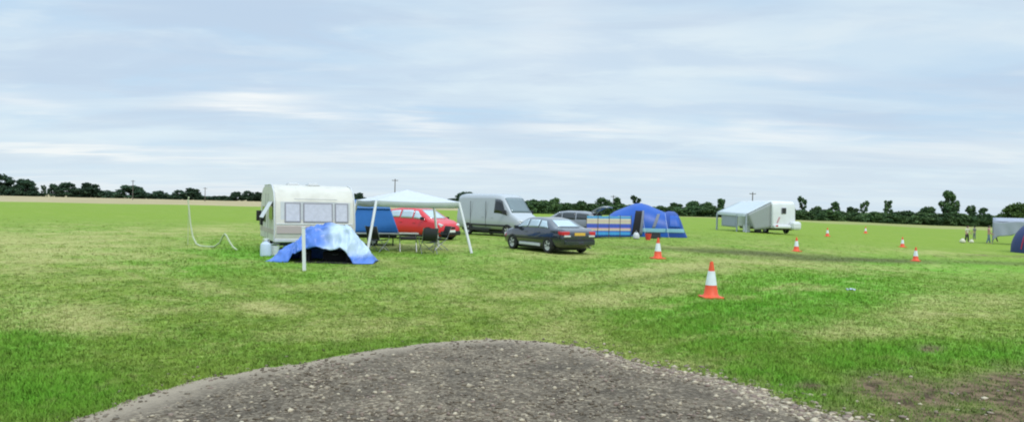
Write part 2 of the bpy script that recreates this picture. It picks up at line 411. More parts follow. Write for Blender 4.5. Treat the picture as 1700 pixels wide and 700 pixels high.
# --- grass tufts (uncountable)
def make_grass():
    n = 230000
    # even cover in view and to both sides, thinning with distance
    u = rng.uniform(R(-44), R(44), n); v = rng.uniform(0, 1, n)
    r = 1 / (1 / 4.2 + (1 / 75 - 1 / 4.2) * v ** .8)
    x, y = r * np.sin(u), r * np.cos(u)
    ed = edge_dist(x, y); keep = (ed < rng.uniform(-.03, .06, n)) & (rng.uniform(0, 1, n) < sstep(75, 24, r))
    x, y, r = x[keep], y[keep], r[keep]
    at6 = field(x, y)
    dry, lush, soil = at6[0], at6[1], at6[2]
    k = rng.uniform(0, 1, len(x)) > soil * .80
    x, y, r = x[k], y[k], r[k]; at6 = [a[k] for a in at6]; dry, lush, soil = at6[:3]
    n = len(x); z = terrain(x, y)
    clump = .5 * fbm(x * 1.6, y * 1.6, 91) + .5 * fbm(x * 6.5, y * 6.5, 92)
    h = (.012 + .018 * rng.uniform(0, 1, n)) * (1 + 1.3 * lush + 5.5 * np.clip(clump - .54, 0, 1) * (.5 + lush)) * (1 - .45 * dry) * (1 + .015 * r)
    B = 5
    V = np.zeros((n, B, 3, 3)); 
    th = rng.uniform(0, 2 * np.pi, (n, B)); off = rng.uniform(0, .045, (n, B)) * (1 + .05 * r)[:, None]
    ph = rng.uniform(0, 2 * np.pi, (n, B)); lean = rng.uniform(.2, 1.1, (n, B))
    w = (.0018 + .0020 * rng.uniform(0, 1, (n, B))) * (1 + .07 * r)[:, None]
    bx = x[:, None] + off * np.cos(ph); by = y[:, None] + off * np.sin(ph); hh = h[:, None] * rng.uniform(.6, 1.2, (n, B))
    V[:, :, 0] = np.stack([bx - w * np.sin(th), by + w * np.cos(th), z[:, None] + 0 * bx - .004], -1)
    V[:, :, 1] = np.stack([bx + w * np.sin(th), by - w * np.cos(th), z[:, None] + 0 * bx - .004], -1)
    V[:, :, 2] = np.stack([bx + hh * lean * np.cos(th), by + hh * lean * np.sin(th), z[:, None] + hh], -1)
    V = V.reshape(-1, 3); nt = n * B
    me = bpy.data.meshes.new('grass_tufts')
    me.vertices.add(nt * 3); me.vertices.foreach_set('co', V.astype(np.float32).ravel())
    me.loops.add(nt * 3); me.loops.foreach_set('vertex_index', np.arange(nt * 3, dtype=np.int32))
    me.polygons.add(nt); me.polygons.foreach_set('loop_start', np.arange(0, nt * 3, 3, dtype=np.int32))
    me.update(calc_edges=True)
    for nme, val in zip(ATTR, at6):
        a = me.attributes.new(nme, 'FLOAT', 'POINT'); a.data.foreach_set('value', np.repeat(val, B * 3).astype(np.float32))
    a = me.attributes.new('rnd', 'FLOAT', 'POINT'); rv = np.clip(np.repeat(rng.uniform(0, 1, n) * .35 + .65 * np.clip((clump - .5) * 3 + .5, 0, 1), B) + rng.uniform(-.15, .15, nt), 0, 1)
    a.data.foreach_set('value', np.repeat(rv, 3).astype(np.float32))
    me.materials.append(bmat)
    o = bpy.data.objects.new('grass', me); COL.objects.link(o)
    tag(o, 'short patchy green and straw grass covering the camping field', 'grass', kind='stuff')
make_grass()

# --- gravel patch
def make_gravel():
    # sheet: rings stepping in from the outline
    cen = np.array([[0, -4.0]])
    rows = [cen + (OL - cen) * k for k in np.concatenate([[1, .996, .99, .982, .972, .96, .945, .93, .91], np.linspace(.88, .02, 30)])]
    pts = np.concatenate(rows); ed = np.maximum(edge_dist(pts[:, 0], pts[:, 1]), 0)
    z = terrain(pts[:, 0], pts[:, 1]) + .004 + .035 * sstep(0, .5, ed) + .02 * (fbm(pts[:, 0] * 2, pts[:, 1] * 2, 4) - .5) * sstep(0, .3, ed)
    n = len(OL)
    fs = [(i * n + j, i * n + j + 1, (i + 1) * n + j + 1, (i + 1) * n + j) for i in range(len(rows) - 1) for j in range(n - 1)]
    me = bpy.data.meshes.new('gravel_track'); me.from_pydata(np.column_stack([pts, z]).tolist(), [], fs)
    a = me.attributes.new('edge', 'FLOAT', 'POINT'); a.data.foreach_set('value', ed.astype(np.float32))
    for p in me.polygons: p.use_smooth = True
    bm = bmesh.new(); bm.from_mesh(me); bmesh.ops.recalc_face_normals(bm, faces=bm.faces)
    if sum(f.normal.z for f in bm.faces) < 0: bmesh.ops.reverse_faces(bm, faces=bm.faces)
    bm.to_mesh(me); bm.free()
    m = bpy.data.materials.new('compacted gravel'); m.use_nodes = True; nt = m.node_tree; N = nt.nodes; L = nt.links; b = N['Principled BSDF']
    tc = N.new('ShaderNodeTexCoord'); at_ = N.new('ShaderNodeAttribute'); at_.attribute_name = 'edge'
    vo = N.new('ShaderNodeTexVoronoi'); vo.inputs['Scale'].default_value = 34; L.new(tc.outputs['Object'], vo.inputs['Vector'])
    no = N.new('ShaderNodeTexNoise'); no.inputs['Scale'].default_value = 1.5; no.inputs['Detail'].default_value = 8; L.new(tc.outputs['Object'], no.inputs['Vector'])
    rp = N.new('ShaderNodeValToRGB'); cr = rp.color_ramp
    cr.elements[0].color = (.115, .092, .066, 1); cr.elements[1].color = (.38, .32, .235, 1)
    e = cr.elements.new(.45); e.color = (.172, .143, .106, 1); e = cr.elements.new(.8); e.color = (.25, .212, .158, 1)
    sx = N.new('ShaderNodeSeparateColor'); L.new(vo.outputs['Color'], sx.inputs[0]); L.new(sx.outputs[0], rp.inputs[0])
    mx = N.new('ShaderNodeMix'); mx.data_type = 'RGBA'; mx.blend_type = 'MULTIPLY'; mx.inputs['Factor'].default_value = .7
    r2 = N.new('ShaderNodeValToRGB'); r2.color_ramp.elements[0].position = .38; r2.color_ramp.elements[0].color = (.42, .39, .36, 1)
    r2.color_ramp.elements[1].position = .66; r2.color_ramp.elements[1].color = (1.02, .96, .88, 1); L.new(no.outputs['Fac'], r2.inputs[0])
    L.new(rp.outputs[0], mx.inputs['A']); L.new(r2.outputs[0], mx.inputs['B'])
    # dusty pale margin
    mr = N.new('ShaderNodeMapRange'); mr.inputs[1].default_value = .10; mr.inputs[2].default_value = .62; mr.inputs[3].default_value = .85; mr.inputs[4].default_value = 0
    ad = N.new('ShaderNodeMath'); ad.operation = 'ADD'; sc = N.new('ShaderNodeMath'); sc.operation = 'MULTIPLY_ADD'; sc.inputs[1].default_value = .7; sc.inputs[2].default_value = -.35
    L.new(no.outputs['Fac'], sc.inputs[0]); L.new(at_.outputs['Fac'], ad.inputs[0]); L.new(sc.outputs[0], ad.inputs[1]); L.new(ad.outputs[0], mr.inputs[0])
    m3 = N.new('ShaderNodeMix'); m3.data_type = 'RGBA'; m3.inputs['B'].default_value = (.36, .295, .215, 1)
    L.new(mx.outputs['Result'], m3.inputs['A']); L.new(mr.outputs[0], m3.inputs['Factor']); L.new(m3.outputs['Result'], b.inputs['Base Color'])
    b.inputs['Roughness'].default_value = .9; b.inputs['Specular IOR Level'].default_value = .2
    bp = N.new('ShaderNodeBump'); bp.inputs['Strength'].default_value = .8; bp.inputs['Distance'].default_value = .02
    L.new(vo.outputs['Distance'], bp.inputs['Height']); bp.invert = True; L.new(bp.outputs['Normal'], b.inputs['Normal'])
    me.materials.append(m)
    o = bpy.data.objects.new('gravel_track', me); COL.objects.link(o); o['kind'] = 'structure'
    # loose stones
    bm = bmesh.new(); bmesh.ops.create_icosphere(bm, subdivisions=1, radius=1)
    iv = np.array([v.co[:] for v in bm.verts]); itri = np.array([[v.index for v in f.verts] for f in bm.faces]); bm.free()
    n = 120000
    u = rng.uniform(R(-46), R(46), n); r = 4.0 + 7.5 * rng.uniform(0, 1, n) ** 1.1
    x, y = r * np.sin(u), r * np.cos(u); ed = edge_dist(x, y)
    right = sstep(.3, 1.6, x)
    dens = .16 + 1.5 * np.clip(fbm(x * 1.1, y * 1.1, 61, 5) - .3, 0, 1) ** 1.3
    dens = np.where(ed < .5, dens * .5 + .75 * right, dens)
    dens = np.where(ed < 0, .5 * np.exp(ed / .16) * (.25 + right), dens)
    # a scatter on the bare earth too
    px, py = project(x, y, terrain(x, y)); so = patches(px, py, SOIL) * (py > 600)
    dens = np.maximum(dens * (ed > -.5), so * .022)
    k = rng.uniform(0, 1, n) < dens * .62
    x, y, ed, right = x[k], y[k], ed[k], right[k]; n = len(x)
    s = (.007 + .021 * rng.uniform(0, 1, n) ** 2.4) * (1 + .25 * right * (ed < .5))
    base = terrain(x, y) + .004 + np.where(ed > 0, .035 * sstep(0, .5, np.maximum(ed, 0)), 0)
    dims = s[:, None] * rng.uniform(.65, 1.35, (n, 3)) * np.array([1, 1, .55])
    th = rng.uniform(0, 2 * np.pi, n); c, si = np.cos(th), np.sin(th)
    P = iv[None] * (1 + .22 * rng.standard_normal((n, len(iv), 1))) * dims[:, None, :]
    Q = np.stack([P[..., 0] * c[:, None] - P[..., 1] * si[:, None] + x[:, None], P[..., 0] * si[:, None] + P[..., 1] * c[:, None] + y[:, None], P[..., 2] + (base + dims[:, 2] * .25)[:, None]], -1)
    T = (itri[None] + (np.arange(n) * len(iv))[:, None, None]).reshape(-1)
    me = bpy.data.meshes.new('gravel_stones'); me.vertices.add(n * len(iv)); me.vertices.foreach_set('co', Q.astype(np.float32).ravel())
    nt_ = n * len(itri); me.loops.add(nt_ * 3); me.loops.foreach_set('vertex_index', T.astype(np.int32))
    me.polygons.add(nt_); me.polygons.foreach_set('loop_start', np.arange(0, nt_ * 3, 3, dtype=np.int32)); me.update(calc_edges=True)
    rv = rng.uniform(0, 1, n) ** 1.9; rv = np.where(ed < .5, np.clip(rv * .7 + .6 * right * rng.uniform(.3, 1, n), 0, 1), rv)
    a = me.attributes.new('rnd', 'FLOAT', 'POINT'); a.data.foreach_set('value', np.repeat(rv, len(iv)).astype(np.float32))
    m = bpy.data.materials.new('loose stones'); m.use_nodes = True; nt = m.node_tree; b = nt.nodes['Principled BSDF']
    at_ = nt.nodes.new('ShaderNodeAttribute'); at_.attribute_name = 'rnd'; rp = nt.nodes.new('ShaderNodeValToRGB'); cr = rp.color_ramp
    cr.elements[0].color = (.11, .085, .056, 1); cr.elements[1].color = (.52, .44, .31, 1)
    e = cr.elements.new(.35); e.color = (.195, .155, .105, 1); e = cr.elements.new(.5); e.color = (.21, .15, .12, 1); e = cr.elements.new(.75); e.color = (.33, .275, .19, 1)
    nt.links.new(at_.outputs['Fac'], rp.inputs[0]); nt.links.new(rp.outputs[0], b.inputs['Base Color']); b.inputs['Roughness'].default_value = .85
    me.materials.append(m); o = bpy.data.objects.new('gravel', me); COL.objects.link(o)
    tag(o, 'loose grey and pale stones scattered over the gravel track', 'gravel', kind='stuff')
make_gravel()

# ------------------------------------------------------------------ trees and hedges
def leaf_material(name, a, b_):
    m = bpy.data.materials.new(name); m.use_nodes = True; nt = m.node_tree; b = nt.nodes['Principled BSDF']
    at_ = nt.nodes.new('ShaderNodeAttribute'); at_.attribute_name = 'rnd'
    oi = nt.nodes.new('ShaderNodeObjectInfo')
    mx = nt.nodes.new('ShaderNodeMix'); mx.data_type = 'RGBA'; mx.inputs['A'].default_value = (*a, 1); mx.inputs['B'].default_value = (*b_, 1)
    nt.links.new(at_.outputs['Fac'], mx.inputs['Factor'])
    hs = nt.nodes.new('ShaderNodeHueSaturation'); mr = nt.nodes.new('ShaderNodeMapRange'); mr.inputs[3].default_value = .7; mr.inputs[4].default_value = 1.25
    nt.links.new(oi.outputs['Random'], mr.inputs[0]); nt.links.new(mr.outputs[0], hs.inputs['Value']); nt.links.new(mx.outputs['Result'], hs.inputs['Color'])
    nt.links.new(hs.outputs[0], b.inputs['Base Color']); b.inputs['Roughness'].default_value = .7; b.inputs['Specular IOR Level'].default_value = .15
    return m
leaf_dark = leaf_material('dark hedgerow leaves', (.038, .085, .034), (.108, .175, .060))
leaf_blue = leaf_material('far tree leaves', (.028, .062, .038), (.066, .112, .060))
leaf_light = leaf_material('lighter ash leaves', (.045, .085, .020), (.085, .135, .035))

def crown_mesh(name, kind, seed, mat):
    """leaf clumps in a unit space: x,y in -.5...5, z 0..1"""
    g = np.random.default_rng(seed); C = []
    if kind == 'round': nb, nl, s = 60, 80, .050
    elif kind == 'bush': nb, nl, s = 60, 90, .055
    elif kind == 'ragged': nb, nl, s = 44, 60, .045
    elif kind == 'tall': nb, nl, s = 52, 75, .045
    for i in range(nb):
        if kind == 'bush':
            p = np.array([g.uniform(-.5, .5), g.uniform(-.35, .35), g.uniform(.02, .85)]); p[2] *= 1 - .55 * abs(p[0]) - .25 * g.uniform()
            rr = g.uniform(.10, .19)
        elif kind == 'round':
            t = g.uniform(0, 2 * np.pi); zz = g.uniform(.06, .93); w = .44 * math.sqrt(max(.06, 1 - (max(0, zz - .35) / .62) ** 2)); k = math.sqrt(g.uniform(.1, 1))
            p = np.array([w * k * math.cos(t), w * k * math.sin(t), zz]); rr = g.uniform(.08, .16)
        elif kind == 'tall':
            t = g.uniform(0, 2 * np.pi); zz = g.uniform(.03, .95); w = .42 * (1 - .72 * zz ** 1.6) + .03; k = math.sqrt(g.uniform(.05, 1))
            p = np.array([w * k * math.cos(t), w * k * math.sin(t), zz]); rr = g.uniform(.06, .13)
        else:
            t = g.uniform(0, 2 * np.pi); zz = g.uniform(.02, .96); w = .40 * (.86 + .14 * math.sin(zz * 6 + seed)) * (1 - .45 * zz); k = math.sqrt(g.uniform(.1, 1))
            p = np.array([w * k * math.cos(t), w * k * math.sin(t), zz]); rr = g.uniform(.05, .10)
        C.append((p, rr, g.uniform()))
    P = []; A_ = []
    for p, rr, tone in C:
        d = g.standard_normal((nl, 3)); d /= np.linalg.norm(d, axis=1, keepdims=True)
        q = p + d * rr * (g.uniform(.15, 1.1, (nl, 1)) ** .6) * np.array([1.1, 1.1, .85])
        q[:, 2] = np.maximum(q[:, 2], .01)
        a = g.standard_normal((nl, 3)); a /= np.linalg.norm(a, axis=1, keepdims=True); b = np.cross(a, g.standard_normal((nl, 3))); b /= np.linalg.norm(b, axis=1, keepdims=True)
        ss = s * g.uniform(.5, 1.25, (nl, 1))
        P.append(np.stack([q - a * ss, q - b * ss * .6, q + a * ss, q + b * ss * .6], 1)); A_.append(np.clip(tone * .7 + g.uniform(-.2, .4, nl), 0, 1))
    P = np.concatenate(P); A_ = np.concatenate(A_); n = len(P)
    me = bpy.data.meshes.new(name); me.vertices.add(n * 4); me.vertices.foreach_set('co', P.astype(np.float32).ravel())
    me.loops.add(n * 4); me.loops.foreach_set('vertex_index', np.arange(n * 4, dtype=np.int32)); me.polygons.add(n); me.polygons.foreach_set('loop_start', np.arange(0, n * 4, 4, dtype=np.int32)); me.update(calc_edges=True)
    a = me.attributes.new('rnd', 'FLOAT', 'POINT'); a.data.foreach_set('value', np.repeat(A_, 4).astype(np.float32)); me.materials.append(mat)
    return me

def trunk_mb(seed, kind):
    g = random.Random(seed); b = MB()
    top = {'round': .62, 'bush': .35, 'ragged': .9, 'tall': .85}[kind]
    b.tube([(0, 0, -.03), (g.uniform(-.02, .02), 0, top * .4), (g.uniform(-.04, .04), 0, top)], .035, 7, .008)
    for i in range(7):
        z = g.uniform(.15, .75) * top; t = g.uniform(0, 6.28); l = g.uniform(.15, .3)
        b.tube([(0, 0, z), (l * .5 * math.cos(t), l * .5 * math.sin(t), z + l * .35), (l * math.cos(t), l * math.sin(t), z + l * .8)], .013, 5, .004)
    return b
PROTO = {}
def plant_tree(px, top_py, base_py, wpx, dist, kind, mat, variant, name, label, cat, group):
    key = (kind, mat.name, variant)
    p = atd(px, dist); scale = dist / F
    h = max(1.2, (base_py - top_py) * scale); w = wpx * scale
    if key not in PROTO:
        t = thing(name, label, cat, p, 0, group)
        sd = hash(kind) % 7 + 10 * variant
        trunk_mb({'round': 1, 'bush': 2, 'ragged': 3, 'tall': 4}[kind] + 10 * variant, kind).build('trunk', M['bark'], t)
        c = bpy.data.objects.new('crown', crown_mesh('crown', kind, {'round': 101, 'bush': 202, 'ragged': 303, 'tall': 404}[kind] + variant, mat)); COL.objects.link(c); c.parent = t
        PROTO[key] = t
    else:
        t = copy_tree(PROTO[key]); t.name = name; t['label'] = label; t['category'] = cat
        if 'group' in t.keys(): del t['group']
        if group: t['group'] = group
    t.location = p; t.scale = (w, w * (.75 if kind == 'bush' else .9), h); t.rotation_euler = (0, 0, random.choice((0, math.pi)) + random.uniform(-.5, .5))
    return t
LF = 'dark round tree of the far line beyond the pale stubble strip'
LG = 'trees along the far left field edge'
# far left line: px, top, base, width px
for i, (px, tp, w, k) in enumerate([(-62, 296, 40, 'round'), (-25, 300, 36, 'round'), (3, 291, 40, 'round'), (22, 306, 22, 'bush'), (41, 299, 32, 'round'), (57, 315, 26, 'bush'), (72, 308, 14, 'ragged'), (88, 307, 18, 'round'), (112, 305, 36, 'round'), (148, 306, 36, 'round'), (132, 314, 26, 'bush'),
                                    (170, 315, 28, 'bush'), (188, 317, 24, 'bush'), (216, 310, 46, 'round'), (240, 319, 28, 'bush'), (262, 319, 26, 'round'), (282, 320, 24, 'bush'), (297, 318, 26, 'round'), (319, 315, 32, 'round'), (338, 324, 24, 'bush'), (360, 326, 26, 'bush'), (376, 326, 24, 'bush'), (392, 321, 20, 'round'), (412, 320, 24, 'round'), (430, 322, 24, 'round')]):
    base = 323 + .0265 * px
    if i == 2: lab, gr = 'tallest dark round tree at the far left end of the tree line', None
    elif px == 72: lab, gr = 'small thin tree beside the bright gap in the far left tree line', None
    elif px == 216: lab, gr = 'wide domed dark tree under the leftmost utility pole', None
    elif k == 'bush': lab, gr = 'low dark bush filling the far line beyond the pale stubble strip', 'bushes along the far left field edge'
    else: lab, gr = LF, LG
    plant_tree(px, tp, base + 3, w * 1.12, 470, k, leaf_blue, i % 3, 'hedgerow_bush' if k == 'bush' else 'round_tree', lab, 'bush' if k == 'bush' else 'tree', gr)
# centre, glimpsed over the gazebo and van
for i, (px, tp, w, k, lab) in enumerate([(594, 321, 26, 'round', 'dark tree top peeping between the caravan roof and the white gazebo'), (772, 319, 36, 'round', 'dark domed tree showing above the white gazebo right corner'), (806, 325, 26, 'round', 'small dark tree showing above the silver van roof'),
                                         (745, 327, 30, 'bush', 'low dark bush hidden behind the gazebo roof edge'), (560, 326, 30, 'bush', 'low dark bush line hidden behind the caravan roof'), (640, 327, 44, 'bush', 'low dark bush seen under the gazebo canopy'), (700, 329, 44, 'bush', 'low dark bush seen under the gazebo canopy beyond the red car'), (830, 332, 40, 'bush', 'low dark bush behind the silver van windscreen')]):
    plant_tree(px, tp, 340 + .02 * (px - 600), w * 1.1, 380, k, leaf_blue, i % 3, 'hedgerow_bush' if k == 'bush' else 'round_tree', lab, 'bush' if k == 'bush' else 'tree', None)
# right hedge: continuous bushes
def hedge_d(px): return float(np.interp(px, [850, 1000, 1150, 1400, 1700, 1900], [150, 158, 168, 172, 160, 150]))
def hedge_base(px): return float(np.interp(px, [850, 1150, 1400, 1500, 1700, 1900], [357, 362, 370, 374, 381, 388]))
px = 862.0; i = 0
while px < 1800:
    tp = hedge_base(px) - random.uniform(17, 22) - (4 if px > 1480 else 0) - (3 if px < 1000 else 0)
    plant_tree(px, tp, hedge_base(px) + 1, random.uniform(38, 48), hedge_d(px) + random.uniform(-3, 3), 'bush', leaf_dark, 3 + i % 4, 'hedge_bush', 'dark green hedge bush of the long hedgerow closing the field on the right', 'bush', 'bushes of the right hedgerow')
    px += random.uniform(15, 19); i += 1
RT = [(882, 335, 30, 'round', 'bushy dark tree just right of the silver van windscreen'), (901, 336, 24, 'round', 'middle tree of the clump right of the silver van'), (920, 332, 24, 'round', 'tallest tree of the clump right of the silver van'), (943, 340, 18, 'tall', 'small dark tree left of the open grey tailgate'), (966, 337, 20, 'round', 'small dark tree above the open grey tailgate'),
      (1001, 332, 32, 'round', 'round dark tree above the striped windbreak'), (1024, 331, 22, 'tall', 'narrow dark tree left of the blue tent peak under a pole'), (1055, 328, 28, 'ragged', 'dark tree crown rising behind the blue tent peak'), (1084, 346, 22, 'round', 'small tree half hidden behind the right slope of the blue tent'),
      (1122, 340, 30, 'round', 'rounded tree right of the blue tent'), (1150, 337, 28, 'round', 'rounded tree midway between the blue tent and the motorhome'), (1172, 339, 28, 'round', 'broad tree left of the motorhome awning'), (1197, 333, 22, 'tall', 'pointed tree touching the motorhome awning edge'),
      (1331, 330, 24, 'ragged', 'thin ragged tree just right of the motorhome'), (1356, 346, 24, 'round', 'low tree right of the thin ragged tree by the motorhome'), (1386, 338, 24, 'tall', 'pointed dark tree above the small far cone'), (1436, 337, 24, 'ragged', 'sparse tree with gaps left of a matching sparse tree'), (1474, 336, 22, 'ragged', 'sparse tree with gaps midway between pointed tree and tallest tree'), (1415, 347, 26, 'round', 'low round tree left of the first sparse tree'),
      (1540, 346, 28, 'round', 'low round tree left of the tallest ragged tree'), (1574, 320, 32, 'tall', 'tallest ragged tree of the right hedgerow'), (1586, 334, 26, 'ragged', 'grey green side tree leaning against the tallest hedgerow tree'), (1612, 344, 24, 'tall', 'pointed low tree right of the tallest hedgerow tree'), (1633, 348, 22, 'tall', 'small pointed tree left of the pale grey awning'),
      (1735, 332, 50, 'round', 'tree beyond the right edge of the hedgerow')]
for i, (px, tp, w, k, lab) in enumerate(RT):
    plant_tree(px, tp, hedge_base(px), w * 1.12, hedge_d(px) + 4, k, leaf_dark, i % 3, 'hedgerow_tree', lab, 'tree', None)
plant_tree(1692, 338, hedge_base(1692), 62, 150, 'round', leaf_light, 1, 'ash_tree', 'wide lighter green tree behind the pale grey awning', 'tree', None)

# ------------------------------------------------------------------ utility poles
def utility_pole(px, top_py, dist, label):
    p = atd(px, dist); Hh = 320 + .0225 * px
    top = CAM_H + (Hh - top_py) * dist / F - p.z
    t = thing('utility_pole', label, 'utility pole', p, random.uniform(-.3, .3), 'utility poles beyond the hedges')
    MB().tube([(0, 0, -.2), (0, 0, top)], .19, 8, .13).build('pole', M['wood'], t, 40)
    MB().box((0, 0, top - .5), (1.9, .16, .18)).build('crossarm', M['wood'], t)
    for s in (-.85, 0, .85):
        MB().lathe([(.05, 0), (.09, .06), (.05, .2), (.07, .26)], 8, (s, 0, top - .41)).build('insulator', M['white'], t, 40)
for a in [(220, 299, 330, 'thin utility pole above the wide domed tree on the left'), (340, 311, 340, 'faint utility pole over the low bushes left of the caravan'), (655, 297, 230, 'utility pole standing behind the peak of the white gazebo'), (1018, 324, 260, 'faint utility pole between two dark trees left of the blue tent'), (1249, 319, 210, 'short utility pole top above the motorhome awning')]:
    utility_pole(*a)

# ------------------------------------------------------------------ cars
class Shell:
    """car body: stations along x with bottom, belt and top heights and half widths"""
    def __init__(s, st): s.st = sorted(st); s.a = np.array(s.st)
    def ring(s, x):
        z0, zb, zt, w, wt = [float(np.interp(x, s.a[:, 0], s.a[:, k])) for k in range(1, 6)]
        hz = zb - z0
        return [(0, z0), (w * .86, z0), (w * .965, z0 + .16 * hz), (w, z0 + .55 * hz), (w * .955, zb), (wt, zb + (zt - zb) * .90), (wt * .86, zb + (zt - zb) * .98), (wt * .45, zt), (0, zt)]
    def P(s, x, v, side):
        r = s.ring(x); i = min(int(v), len(r) - 2); t = v - i
        return Vector((x, side * (r[i][0] * (1 - t) + r[i + 1][0] * t), r[i][1] * (1 - t) + r[i + 1][1] * t))
    def body(s):
        b = MB(); xs = sorted(set([q[0] for q in s.st] + list(np.linspace(s.st[0][0], s.st[-1][0], 26)))); rows = []
        for x in xs:
            r = s.ring(x); rows.append([(x, y, z) for y, z in r] + [(x, -y, z) for y, z in r[-2:0:-1]])
        n = len(rows[0]); vs = [p for q in rows for p in q]
        fs = [(i * n + j, i * n + (j + 1) % n, (i + 1) * n + (j + 1) % n, (i + 1) * n + j) for i in range(len(rows) - 1) for j in range(n)]
        fs += [tuple(range(n)), tuple((len(rows) - 1) * n + j for j in range(n))[::-1]]
        return b.add(vs, fs)
    def side_panel(s, quad, side, off=.008, nx=8, nv=4):
        """quad: (x at low rear, x at low front, x at top rear, x at top front, v low, v top)"""
        xa, xb, xc, xd, v0, v1 = quad; rows = []
        for j in range(nv + 1):
            t = j / nv; v = v0 + (v1 - v0) * t; row = []
            for i in range(nx + 1):
                u = i / nx; x = (xa * (1 - t) + xc * t) * (1 - u) + (xb * (1 - t) + xd * t) * u
                p = s.P(x, v, side); a = s.P(x + .02, v, side) - p; c = s.P(x, min(v + .03, 8), side) - s.P(x, v - .03, side)
                n = a.cross(c).normalized(); n = n if n.y * side > 0 or abs(n.y) < .02 else -n
                row.append(p + n * off)
            rows.append(row)
        return MB().grid(rows)
    def top_panel(s, x0, x1, vedge=6.0, off=.008, nx=6, ny=8):
        rows = []
        for i in range(nx + 1):
            x = x0 + (x1 - x0) * i / nx; row = []
            for j in range(ny + 1):
                w = -1 + 2 * j / ny; side = 1 if w >= 0 else -1; v = 8 - abs(w) * (8 - vedge)
                p = s.P(x, v, side); q = s.P(x + .02, v, side); a = q - p
                n = Vector((-a.z, 0, a.x)).normalized(); n = n if n.z > 0 else -n
                row.append(p + n * off)
            rows.append(row)
        return MB().grid(rows)

def wheel(parent, x, y, r, w, side):
    b = MB(); b.lathe([(r * .62, -w / 2), (r * .93, -w / 2), (r, -w * .3), (r, w * .3), (r * .93, w / 2), (r * .66, w / 2), (r * .62, w * .3), (r * .62, -w * .3), (r * .62, -w / 2)], 24, (0, 0, 0), 'y', False)
    o = b.build('wheel', M['rubber'], parent, 40, loc=(x, y, r))
    k = MB(); k.lathe([(r * .60, -w * .42), (r * .66, side * 0), (r * .63, w * .42), (r * .2, w * .24), (r * .18, w * .40), (.01, w * .40)] if side > 0 else [(.01, -w * .40), (r * .18, -w * .40), (r * .2, -w * .24), (r * .63, -w * .42), (r * .66, 0), (r * .60, w * .42)], 20, (0, 0, 0), 'y')
    for i in range(5):
        t = i * 2 * math.pi / 5
        k.box((math.cos(t) * r * .40, side * w * .36, math.sin(t) * r * .40), (r * .46, .03, r * .20), (0, -t, 0))
    k.build('rim', M['rim'], o, 40)
    return o

def arch(b, x, y, side, r):
    n = 18; vs = [(x, y, r * .9)]
    for i in range(n + 1):
        t = math.pi * (-.1 + 1.2 * i / n); vs.append((x + math.cos(t) * r * 1.13, y, r * .95 + math.sin(t) * r * 1.13))
    vs += [(a, y - side * .14, c) for a, _, c in vs]; m = n + 2
    fs = [(0, i, i + 1) for i in range(1, n + 1)] + [(i, i + 1, m + i + 1, m + i) for i in range(1, n + 1)]
    b.add(vs, fs)

def car(name, label, cat, loc, rz, st, paint, axles, wr, side_win, screens, glass, extras, handles=((.1,), (-.9,)), size=1.):
    t = thing(name, label, cat, loc, rz); sh = Shell(st)
    body = sh.body().build('body', paint, t, 35, sub=1)
    xm = (axles[0] + axles[1]) / 2; MB().box((xm, 0, .22), (axles[0] - axles[1] + .9, 1.45, .17)).build('underbody_shade', M['black'], t, bevel=.03)  # black box added to deepen the shade under the car
    for nm, (x0, x1, ve) in screens: sh.top_panel(x0, x1, ve).build(nm, glass[1], t, 60, solid=.006)
    for s in (1, -1):
        for qd in side_win: sh.side_panel(qd, s).build('side_window', glass[0], t, 60, solid=.006)
    for x in axles:
        for s in (1, -1):
            yw = sh.P(x, 3, 1).y
            ab = MB(); arch(ab, x, s * (yw + .006), s, wr); ab.build('wheel_arch', M['black'], t)
            wheel(t, x, s * (yw - .075), wr, .2, s)
    for hx in handles:
        for s in (1, -1):
            yw = sh.P(hx[0], 3.6, 1); MB().box((hx[0], s * (yw.y + .012), yw.z), (.18, .03, .03)).build('door_handle', paint, t, bevel=.008)
    extras(t, sh)
    t.scale = (size,) * 3
    return t
def mirror(t, sh, x, z, paint, big=1):
    for s in (1, -1):
        y = sh.P(x, 4, 1).y
        b = MB(); b.box((x, s * (y + .10 * big), z), (.10, .20 * big, .15 * big)); b.box((x + .01, s * (y + .01), z - .05), (.05, .08, .04))
        b.build('door_mirror', paint, t, bevel=.02)
def plate(t, x, z, mat, ang=0, y=0, front=False):
    MB().box((0, 0, 0), (.02, .52, .115)).build('number_plate', mat, t, loc=(x, y, z))

